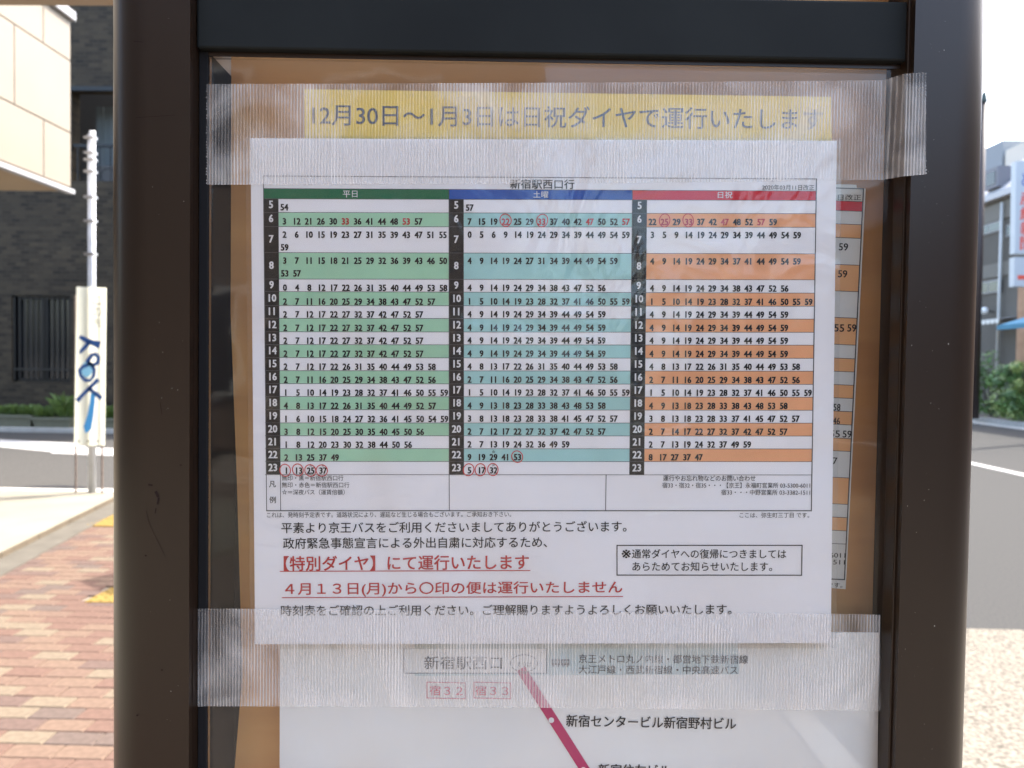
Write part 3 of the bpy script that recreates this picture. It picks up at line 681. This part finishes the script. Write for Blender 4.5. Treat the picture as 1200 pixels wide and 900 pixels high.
MB().box(XL_, XR_, YBk + 1.6, YBk + 8, -.1, ZT_ - .2).build('rear_wall', mat('grey_render', (.13, .13, .125), .9), db)
blackm = mat('black_metal', (.012, .012, .013), .4, .3)
darkg = mat('dark_window_glass', (.02, .022, .024), .08, spec=.8)
wf = MB()
for (a0, a1, c0_, c1_) in ((wx0, wx1, wz1 - .07, wz1), (wx0, wx1, wz0, wz0 + .07), (wx0, wx0 + .07, wz0 + .07, wz1 - .07), (wx1 - .07, wx1, wz0 + .07, wz1 - .07), ((wx0 + wx1) / 2 - .03, (wx0 + wx1) / 2 + .03, wz0 + .07, wz1 - .07)):
    wf.box(a0, a1, YB + .10, YB + .16, c0_, c1_)
wf = wf.build('window', blackm, db); 
MB().box(wx0 + .03, wx1 - .03, YB + .17, YB + .18, wz0 + .03, wz1 - .03).build('pane', darkg, wf)
cur = MB().box(wx0 + .75, wx0 + 1.1, YB + .24, YB + .25, wz0 + .1, wz1 - .2).build('curtain', mat('grey_curtain', (.25, .25, .24), .9), wf)
nb = 11
for i in range(nb):
    x = wx0 + .04 + (wx1 - wx0 - .08) * i / (nb - 1)
    MB().box(x - .014, x + .014, YB + .02, YB + .05, wz0 + .03, wz1 - .03).build('grille_bar', blackm, db)
MB().box(wx0, wx1, YB + .015, YB + .055, wz0 + .25, wz0 + .29).build('grille_rail', blackm, db)
# balcony recess
corr = MB(); x = bx0
i = 0
while x < bx1 - .1:
    corr.box(x, x + .16, YBk + .6 + (.03 if i % 2 else 0), YBk + .66 + (.03 if i % 2 else 0), bz0, bz1 - .05); x += .16; i += 1
corr.build('corrugated_panel', mat('blue_grey_sheet', (.16, .19, .20), .5, var=.2, vscale=2, stretch=(6, 6, .5)), db)
MB().box(bx0 - .05, bx1 + .05, YB - .06, YB - .002, bz1 - .04, bz1 + .05).build('lintel_trim', blackm, db)
rt = WY(100, 170, YB).z
MB().box(bx0, bx1, YB + .03, YB + .08, rt - .03, rt + .03).build('balcony_rail', blackm, db)
x = bx0 + .1
while x < bx1: MB().box(x - .012, x + .012, YB + .045, YB + .065, bz0, rt - .031).build('baluster', blackm, db); x += .24
ac = empty('air_conditioner', (bx0 + .5, YBk + .25, bz0)); tag(ac, 'dark air conditioner unit behind the balcony railing', 'air conditioner')
MB().box(-.3, .35, -.12, .12, 0, .45).build('casing', mat('ac_grey', (.08, .08, .08), .6), ac, bevel=.02)
fan = MB(); ring(fan, (.05, .22), .17, .17, .02, -.125); fan.build('fan_guard', blackm, ac)
far_shade = None

# planters with plants
plm = mat('planter_plastic', (.14, .14, .095), .6, var=.12, vscale=5)
soil = mat('soil', (.04, .03, .02), .95)
leafA = mat('planter_leaf', (.07, .12, .025), .5, col2=(.12, .19, .04), vscale=8)
def leaf_blade(mb, p, d, ln, wd):
    d = d.normalized(); sd_ = d.cross(Vector((random.uniform(-1, 1), random.uniform(-1, 1), .2))).normalized() * wd / 2
    mid = p + d * ln * .55 + Vector((0, 0, ln * .05)); tip = p + d * ln - Vector((0, 0, ln * .12))
    mb.add([p - sd_ * .4, p + sd_ * .4, mid + sd_, tip, mid - sd_], [(0, 1, 2, 3, 4)])
def planter(pxl, pxr, pyb, pyt, Y, clumps, label):
    a_, b_ = WY(pxl, pyb, Y), WY(pxr, pyt, Y)
    w_ = b_.x - a_.x; h_ = b_.z - .06
    o = empty('planter', ((a_.x + b_.x) / 2, Y, .06)); tag(o, label, 'planter', 'troughs along the tiled wall')
    t = MB(); hw = w_ / 2
    t.add([(-hw * .9, -.14, 0), (hw * .9, -.14, 0), (hw * .9, .14, 0), (-hw * .9, .14, 0), (-hw, -.18, h_), (hw, -.18, h_), (hw, .18, h_), (-hw, .18, h_),
           (-hw + .03, -.15, h_), (hw - .03, -.15, h_), (hw - .03, .15, h_), (-hw + .03, .15, h_), (-hw + .03, -.15, h_ - .04), (hw - .03, -.15, h_ - .04), (hw - .03, .15, h_ - .04), (-hw + .03, .15, h_ - .04)],
          [(0,3,2,1),(0,1,5,4),(1,2,6,5),(2,3,7,6),(3,0,4,7),(4,5,9,8),(5,6,10,9),(6,7,11,10),(7,4,8,11),(8,9,13,12),(9,10,14,13),(10,11,15,14),(11,8,12,15)])
    t.build('trough', plm, o)
    MB().box(-hw - .012, hw + .012, -.192, -.1815, h_ - .05, h_ + .005).build('rim', plm, o)
    MB().quad((-hw + .031, -.149, h_ - .03), (hw - .031, -.149, h_ - .03), (hw - .031, .149, h_ - .03), (-hw + .031, .149, h_ - .03)).build('soil', soil, o)
    for cx, r_, hh in clumps:
        f = MB()
        for _ in range(200):
            t_ = random.uniform(0, math.tau); rr = random.uniform(0, r_)
            p = Vector((cx * hw + rr * math.cos(t_), .13 * rr / r_ * math.sin(t_), h_ - .03 + random.uniform(0, hh * .55)))
            leaf_blade(f, p, Vector((math.cos(t_) * .8, math.sin(t_) * .5, random.uniform(.5, 1.6))), random.uniform(.12, .24) * (hh / .3) ** .5, .03)
        pl_ = f.build('foliage', leafA, o); 
planter(-12, 43, 502, 486, FARY + .3, [(-.35, .2, .2), (.15, .2, .24), (.65, .18, .22)], 'grey-green trough of low grass-like plants, leftmost along the tiled wall')
planter(43.5, 88, 503, 489, FARY + .3, [(-.6, .15, .28), (.4, .24, .62)], 'grey-green trough with a taller bushy plant left of the banner')
planter(118, 165, 504, 490, FARY + .3, [(-.5, .25, .3), (.4, .3, .3)], 'grey-green trough with low plants just right of the banner')

# banner on its pole
YP = G(104, 578).y - .25
bn = empty('roadside_banner', (WY(105, 450, YP).x, YP, .0)); ox = bn.location.x
tag(bn, 'narrow pale yellow banner sign with blue painted arrow and brush strokes on a white pole', 'sign')
def Lb(px, py, dy=0):
    p = WY(px, py, YP + dy); return (p.x - ox, p.z)
bl, br = Lb(88, 523)[0], Lb(124, 337)[0]; bz0_, bz1_ = Lb(88, 523)[1], Lb(88, 337)[1]
bm = bpy.data.materials.new('banner_cloth'); bm.use_nodes = True
_n = bm.node_tree; _p = _n.nodes['Principled BSDF']; _p.inputs['Base Color'].default_value = (.84, .83, .75, 1); _p.inputs['Roughness'].default_value = .7
_t = _n.nodes.new('ShaderNodeBsdfTranslucent'); _t.inputs[0].default_value = (.93, .92, .82, 1); _m = _n.nodes.new('ShaderNodeMixShader'); _m.inputs[0].default_value = .72
_n.links.new(_p.outputs[0], _m.inputs[1]); _n.links.new(_t.outputs[0], _m.inputs[2]); _n.links.new(_m.outputs[0], _n.nodes['Material Output'].inputs[0])
MB().slab([Lb(87, 523), Lb(122.5, 522), Lb(124.5, 337.5), Lb(90, 336)], -.004, .004).build('board', bm, bn)
wp = mat('white_pole_paint', (.55, .56, .58), .35, .2, var=.15, vscale=10)
pc = Lb(105.5, 450)[0]
MB().tube((pc, .05, 0), (pc, .05, Lb(106, 152)[1]), .030, .030, n=16).build('pole', wp, bn, smooth=True)
MB().tube((pc - .035, .05, 0), (pc - .035, .05, Lb(102, 156)[1]), .016, n=10).build('cable_conduit', wp, bn, smooth=True)
for zz in (160, 178, 186, 200, 230, 258, 297):
    z_ = Lb(101, zz)[1]; MB().box(pc - .075, pc + .034, .012, .088, z_ - .012, z_ + .012).build('bracket', mat('zinc', (.4, .4, .41), .4, .8), bn)
rust = mat('rusty_post', (.20, .15, .12), .7, .2, var=.3, vscale=20)
for px in (87.5, 118.5): MB().tube((Lb(px, 560)[0], .02, 0), (Lb(px, 560)[0], .02, Lb(px, 345)[1]), .011, n=8).build('stake', rust, bn)
bb = mat('blue_brush_paint', (.012, .07, .24), .5); cyan = mat('cyan_brush_paint', (.05, .30, .62), .5); pale = mat('pale_cyan_paint', (.25, .55, .72), .6)
def brush(pts, wd, m_, name='brush_stroke'):
    mb = MB(); q = [Vector(Lb(*p)) for p in pts]; px = YP * 1.0 / F
    N_ = len(q); ws = [v * 1.4 for v in (wd if isinstance(wd, (list, tuple)) else [wd] * N_)]
    vs = []
    for i in range(N_):
        d = (q[min(i + 1, N_ - 1)] - q[max(i - 1, 0)]).normalized(); n_ = Vector((-d.y, d.x)) * ws[i] * px / 2
        vs += [(q[i].x + n_.x, -.0065, q[i].y + n_.y), (q[i].x - n_.x, -.0065, q[i].y - n_.y)]
    mb.add(vs, [(2*i, 2*i+1, 2*i+3, 2*i+2) for i in range(N_ - 1)])
    return mb.build(name, m_, bn)
brush([(93.5, 394.5), (100, 398), (107, 401), (117.5, 404.5)], [3, 4, 4.5, 6.5], bb)
brush([(105, 401), (100, 407), (96, 411), (94, 414)], [3.5, 3.5, 3, 2], bb)
cm = MB(); c_ = Lb(102, 433); k_ = YP / F
cm.add([(c_[0] + 7 * k_ * math.cos(i * math.tau / 20), -.0055, c_[1] + 9 * k_ * math.sin(i * math.tau / 20)) for i in range(20)], [tuple(range(20))]); cm.build('pale_disc', pale, bn)
brush([(104, 427), (97, 430), (93.5, 434), (95, 440), (100, 445.5), (106, 446), (110, 441), (111, 433), (107, 427), (103, 425)], 3, bb)
brush([(102, 425), (108, 416), (112, 415), (116, 419), (115, 425), (110, 428), (103, 425)], 3.6, bb)
brush([(115.5, 444.5), (111, 449), (104, 456), (97, 463), (90.5, 470)], [4, 3.5, 3.5, 3, 4], bb)
brush([(104, 455), (111, 460), (119.5, 467)], [3.5, 3.5, 4], bb)
brush([(109.5, 461), (108.5, 473), (106.5, 487), (103, 501), (101.5, 507)], [4, 4.5, 5.5, 7, 2], cyan)
fm = MB()
for ch, y in (('こ', 357), ('の', 370.5), ('先', 383)): letter(fm, ch, Lb(108.5, y), Lb(119.5, y), 10 * k_, -.006, 0)
fm.build('faded_text', mat('faded_olive', (.25, .24, .17), .7), bn)
for px in (92.5, 103.5, 114.5):
    c_ = Lb(px, 517); mb = MB(); mb.add([(c_[0] + .013 * math.cos(i * math.tau / 10), -.006, c_[1] + .013 * math.sin(i * math.tau / 10)) for i in range(10)], [tuple(range(10))]); mb.build('eyelet', mat('eyelet_grey', (.2, .2, .16), .5), bn)

bs = G(102, 682); bq = (bs.x + 1.45, bs.y + .905)  # unseen panel and pole, added only to cast the shadow on the bricks
bsp = empty('added_shadow_panel', (bq[0] + .17, bq[1] - .05, 0), Matrix.Rotation(R(-38), 3, 'Z')); tag(bsp, 'unseen panel on a pole added behind the case to shadow the bricks', 'sign')
MB().box(-.25, .25, -.10, .10, 1.65, 2.35).build('shadow_panel', wp, bsp, bevel=.01)
MB().tube((.30, 0, 0), (.30, 0, 2.4), .03).build('pole', wp, bsp, smooth=True)
MB().tube((.30, 0, 0), (.30, 0, .1), .2, .16, n=20).build('base', mat('zinc', (.4, .4, .41), .4, .8), bsp)
# shelter roof beam seen along the top left edge
sh = empty('shelter_beam', (-2.2, 2.4, 0)); tag(sh, 'beige roof beam crossing the very top left edge', 'beam')
zsh = WY(60, 1.2, 2.4).z
MB().box(-3.4, 2.2, -.03, .03, zsh, zsh + .12).build('beam', mat('beige_paint', (.24, .19, .13), .5), sh)
MB().box(1.9, 1.96, -.028, .028, 0, zsh - .001).build('support', bronze, sh)

# ================================================================== RIGHT: across the main road
XW = 17.2
rb = empty('grey_building'); tag(rb, 'grey rendered building with pale sloping roof across the main road at the right', 'building')
def RW(px, py, X=XW): return WX(px, py, X)
render = mat('grey_render_wall', (.105, .096, .082), .85, var=.1, vscale=1)
ze = RW(1170, 234).z; yn = -60.0; yf = RW(1090, 300).y + 12  # stretch behind the camera is added to darken reflections in the acrylic
MB().box(XW, XW + 9, yn, yf, -.1, ze).build('wall', render, rb)
MB().box(XW - .25, XW + .05, yn, yf, ze + .002, ze + .22).build('eave', mat('pale_eave', (.42, .42, .43), .5), rb)
zr = RW(1170, 192).z
roofm = mat('pale_roof_sheet', (.36, .36, .37), .7, col2=(.2, .2, .22), vscale=2.5, bump=.3, bscale=10)
MB().add([(XW - .2, yn, ze + .222), (XW - .2, yf, ze + .222), (XW + 1.2, yf, zr + .3), (XW + 1.2, yn, zr + .3), (XW + 9, yn, zr + .3), (XW + 9, yf, zr + .3), (XW + 9, yn, ze + .222), (XW + 9, yf, ze + .222)],
         [(0, 3, 2, 1), (3, 4, 5, 2), (0, 6, 4, 3), (1, 2, 5, 7), (0, 1, 7, 6), (6, 7, 5, 4)]).build('roof', roofm, rb)
# dormer window in the roof slope
d0, d1 = RW(1158, 225).y, RW(1174, 225).y
zd = ze + .45
dw = MB().box(XW - .16, XW + 1.0, min(d0, d1), max(d0, d1), zd, zd + .75).build('dormer', mat('dormer_grey', (.16, .16, .18), .6), rb)
MB().box(XW - .175, XW - .165, min(d0, d1) + .15, max(d0, d1) - .15, zd + .12, zd + .6).build('pane', darkg, dw)
# rooftop boxes
ry0, ry1 = RW(1168, 190).y, RW(1128, 190).y
zt_ = WX(1160, 182, XW + 3).z
MB().box(XW + 3, XW + 6, ry0 + 4.5, ry1 + 7, zr + .3, zt_ + .4).build('roof_box', mat('blue_grey_box', (.20, .22, .24), .7), rb)
MB().box(XW + 3, XW + 5, yn, ry0 + 4.3, zr + .3, zt_ - .1).build('roof_box', mat('beige_box', (.50, .46, .40), .7), rb)
# storey band and windows
zz0, zz1 = RW(1170, 324).z, RW(1170, 308).z
MB().box(XW - .04, XW - .002, yn, yf, zz0, zz1).build('storey_band', mat('pale_band', (.155, .145, .125), .8), rb)
MB().box(XW - .04, XW - .002, yn, yf, RW(1170, 258).z, ze - .15).build('storey_band', mat('pale_band', (.155, .145, .125), .8), rb)
glass_g = mat('green_grey_glass', (.05, .07, .07), .12, spec=.8)
for (x0, x1, pt, pb) in ((1146, 1174.5, 262, 274), (1146, 1174.5, 329, 344), (1180, 1196, 262, 276), (1120, 1138, 264, 276), (1120, 1138, 331, 345)):
    ya_, yb2 = RW(x1, pb).y, RW(x0, pb).y; za_, zb2 = RW((x0+x1)/2, pb).z, RW((x0+x1)/2, pt).z
    wdo = MB().box(XW - .05, XW - .042, ya_, yb2, za_, zb2).build('window', mat('window_frame_grey', (.22, .22, .22), .5), rb)
    m_ = (ya_ + yb2) / 2
    for (p0, p1) in ((ya_ + .06, m_ - .03), (m_ + .03, yb2 - .06)):
        MB().box(XW - .058, XW - .0502, p0, p1, za_ + .06, zb2 - .06).build('pane', glass_g, wdo)
yp_ = RW(1177, 300).y
MB().tube((XW - .14, yp_, .0), (XW - .14, yp_, ze - .2), .05, n=10).build('drainpipe', mat('pale_pipe', (.5, .5, .48), .5), rb, smooth=True)
# round wall lamp (unlit)
lp = RW(1153.5, 364, XW - .35)
lamp = empty('wall_lamp', lp); tag(lamp, 'small white globe lamp on the grey wall above the scalloped awning', 'lamp')
import bmesh
bmm = bmesh.new(); bmesh.ops.create_uvsphere(bmm, u_segments=14, v_segments=10, radius=.13); me = bpy.data.meshes.new('globe'); bmm.to_mesh(me); bmm.free()
me.materials.append(mat('opal_glass', (.8, .8, .78), .3)); go = bpy.data.objects.new('globe', me); C.objects.link(go); go.parent = lamp
MB().tube((.10, 0, 0), (.34, 0, -.05), .025).build('bracket', blackm, lamp)
# scalloped awning
aw0, aw1 = RW(1171, 378, XW - 1.0), RW(1140, 378, XW - 1.0)
awn = empty('scalloped_awning', (XW - 1.0, aw0.y, 0)); tag(awn, 'white scalloped awning edge under the globe lamp, left of the blue one', 'awning')
zA = RW(1160, 374.5, XW - 1.0).z; zB = RW(1160, 380, XW - 1.0).z
MB().add([(0, 0, zA), (0, aw1.y - aw0.y, zA), (.98, aw1.y - aw0.y, zA + .12), (.98, 0, zA + .12)], [(0, 1, 2, 3)]).build('canopy', mat('white_canvas', (.66, .66, .62), .8), awn)
y = 0
while y < aw1.y - aw0.y:
    n = 8; MB().add([(-.01, y + .12 + .115 * math.cos(math.pi * i / n), zA - (zA - zB) * (.35 + .65 * math.sin(math.pi * i / n))) for i in range(n + 1)] + [(-.01, y + .005, zA), (-.01, y + .235, zA)],
                    [tuple(range(n + 1)) + (n + 1, n + 2)]).build('scallop', mat('white_canvas', (.66, .66, .62), .8), awn); y += .25
# blue awning, brick side wall, posts under it
bsh = empty('blue_awning', (0, 0, 0)); tag(bsh, 'blue pitched shop awning at the right edge above the bushes', 'awning')
XBl = XW - 2.2
ap_ = [RW(1169, 381.5, XBl), RW(1240, 389, XBl)]
za_ = ap_[0].z; y1_ = ap_[0].y; y2_ = ap_[1].y
MB().add([(XBl, y1_, za_), (XBl, y2_, za_), (XBl + .9, y2_, za_ + .42), (XBl + .9, y1_ - .9, za_ + .42), (XBl + 2.2, y1_, za_ - .02), (XBl + 2.2, y2_, za_ - .02)],
         [(0, 3, 2, 1), (0, 4, 3), (3, 4, 5, 2)]).build('canopy', mat('blue_canvas', (.06, .22, .33), .7, var=.1, vscale=3), bsh)
MB().box(XBl - .02, XBl, y2_, y1_, za_ - .14, za_ + .01).build('valance', mat('blue_canvas', (.06, .22, .33), .7), bsh)
for yy in (y1_ - 1.6, y1_ - 3.0): MB().box(XBl + .02, XBl + .10, yy, yy + .08, 0, za_ - .15).build('support', mat('red_brown_post', (.10, .05, .04), .6), bsh)
ow = empty('orange_building'); tag(ow, 'narrow strip of orange brick building under the shop sign at the right edge', 'building')
MB().box(XBl + 1.0, XW - .08, 8, RW(1192.5, 350, XBl + 1.0).y, -.1, RW(1196, 335, XBl + 1.0).z).build('wall', mat('orange_brick', (.42, .25, .15), .85, var=.2, vscale=4), ow)
# shop sign hanging over the pavement
YS = 17.5
sg = empty('shop_sign', (WY(1185, 300, YS).x, YS, 0)); tag(sg, 'tall white shop sign with red vertical characters cut by the right edge', 'sign'); sx_ = sg.location.x
def Ls(px, py):
    p = WY(px, py, YS); return (p.x - sx_, p.z)
sw = mat('white_sign_face', (.48, .52, .55), .4); x1s = Ls(1212, 250)[0]
MB().slab([Ls(1186.3, 297.5), (x1s, Ls(1186, 297.5)[1]), (x1s, Ls(1186, 188)[1]), Ls(1188, 190)], -.09, .09).build('sign_box', sw, sg)
MB().slab([Ls(1185.3, 336), (x1s, Ls(1186, 336)[1]), (x1s, Ls(1186, 302)[1]), Ls(1186, 302)], -.09, .09).build('lower_sign_box', sw, sg)
mb = MB(); kk = YS / F
for ch, y in (('産', 241), ('経', 258.5), ('新', 276), ('聞', 293.5)): letter(mb, ch, Ls(1192.5, y), Ls(1209, y), 15 * kk, -.094, .02)
mb.build('red_characters', mat('sign_red', (.72, .10, .06), .5), sg)
mb = MB(); letter(mb, 'ど', Ls(1194, 219), Ls(1208, 219), 15 * kk, -.094, .0); mb.build('blue_character', mat('sign_blue', (.06, .10, .40), .5), sg)
MB().slab([Ls(1189.5, 328), Ls(1212, 328), Ls(1212, 323), Ls(1189.5, 323)], -.094, -.0905).build('red_bar', mat('sign_red', (.72, .1, .06), .5), sg)
MB().box(x1s, x1s + .8, -.02, .02, Ls(1186, 200)[1], Ls(1186, 198)[1]).build('bracket', blackm, sg)
MB().box(x1s + .8, x1s + .95, -.07, .07, 0, Ls(1186, 180)[1]).build('post', blackm, sg)
# tall dark pole behind the bushes
YPo = 23.5
po = empty('street_pole', (WY(1147.6, 300, YPo).x, YPo, 0)); tag(po, 'tall dark slim pole just right of the case, behind the bushes', 'pole')
zp = WY(1153, 108, YPo).z
MB().tube((0, 0, 0), (0, 0, zp - .3), .125, .08, n=14).build('shaft', mat('dark_red_brown_paint', (.035, .022, .02), .5), po, smooth=True)
MB().tube((0, 0, zp - .3), (0, 0, zp), .11, .05, n=12).build('cap', mat('dark_green_metal', (.03, .05, .04), .5), po)
# bushes
bushm = [mat('bush_leaf_dark', (.06, .13, .03), .45), mat('bush_leaf_mid', (.11, .23, .05), .45), mat('bush_leaf_light', (.30, .38, .11), .45)]
stem = mat('bush_stem', (.06, .045, .03), .9)
def bush(cx, cy, rx, ry, h, n, label, light=.15):
    o = empty('bush', (cx, cy, 0)); tag(o, label, 'bush', 'bushes along the far pavement')
    tr = MB()
    for _ in range(9):
        t = random.uniform(0, math.tau); tr.tube((0, 0, 0), (rx * .6 * math.cos(t), ry * .6 * math.sin(t), h * random.uniform(.5, .8)), .035, .012, n=6)
    tr.build('stem', stem, o)
    f = MB(); blobs = []
    for _ in range(46):
        u_ = random.uniform(0, math.tau); v_ = random.random() ** 1.35 + .02; q = random.uniform(.45, .95)
        blobs.append((Vector((rx * q * math.cos(u_) * math.sqrt(1 - (v_ * .9) ** 2 * .75), ry * q * math.sin(u_) * math.sqrt(1 - (v_ * .9) ** 2 * .75), h * v_ * .92)), random.uniform(.18, .4) * min(1, h / 1.6), random.choices((0, 1, 2), (5, 4, 10 * light))[0]))
    for _ in range(n):
        b, r, k = random.choice(blobs)
        d = Vector((random.gauss(0, 1), random.gauss(0, 1), random.gauss(0, 1))).normalized()
        p = b + d * r * random.uniform(.55, 1.05)
        if p.z < .03: continue
        nrm = (d + Vector((random.uniform(-.6, .6), random.uniform(-.6, .6), random.uniform(-.2, .8)))).normalized()
        t1 = nrm.cross(Vector((random.random(), random.random(), random.random()))).normalized(); t2 = nrm.cross(t1)
        s_ = random.uniform(.035, .065)
        f.add([p - t1 * s_, p + t2 * s_ * .5, p + t1 * s_, p - t2 * s_ * .5], [(0, 1, 2, 3)], k if random.random() > .2 else random.choice((0, 1)))
    f.build('foliage', bushm, o)
yb0 = 24.0
bush(XF + .8, 22.2, 1.2, 1.2, 2.45, 8500, 'rounded leafy bush with yellow-green top beside the case edge', .6)
bush(XF + 1.5, 20.4, 1.1, 1.2, 2.2, 7500, 'darker leafy bush right of the pole, near the far kerb')
bush(XF + 2.0, 18.5, 1.1, 1.1, 2.0, 6000, 'lowest bush at the right edge of the far pavement')
bush(XF + 1.2, 25.0, 1.1, 1.4, 2.0, 5000, 'bush farthest down the street, mostly behind the case', .3)
# unseen block added behind the camera: mirrored in the acrylic and the paint, and it keeps the low sky off the case
bk = empty('added_reflection_block', (0, 0, 0)); tag(bk, 'unseen brown block with windows, added behind the camera to screen the low sky', 'building')
bkm = mat('brown_brick_render', (.17, .13, .10), .85, var=.2, vscale=1)
YK = -11
MB().box(-26, KX - .6, YK - 8, YK, -.1, 11).build('wall', bkm, bk)
for fl in range(3):
    for i in range(8):
        x = -24 + i * 3.1
        f = MB().box(x, x + 1.7, YK + .002, YK + .05, 1.0 + fl * 3.3, 2.7 + fl * 3.3).build('window', mat('pale_window_frame', (.4, .4, .38), .5), bk)
        MB().box(x + .08, x + 1.62, YK + .052, YK + .06, 1.08 + fl * 3.3, 2.62 + fl * 3.3).build('pane', darkg, f)
MB().box(-15, -7.5, YK + .01, 1.2, -.1, 9).build('added_dark_wing', mat('dark_slate_render', (.03, .028, .026), .7, var=.2, vscale=1), bk)  # unseen wing, added so the left post's rounded side mirrors something dark
print('objects', len(bpy.data.objects), 'pavers', cnt)
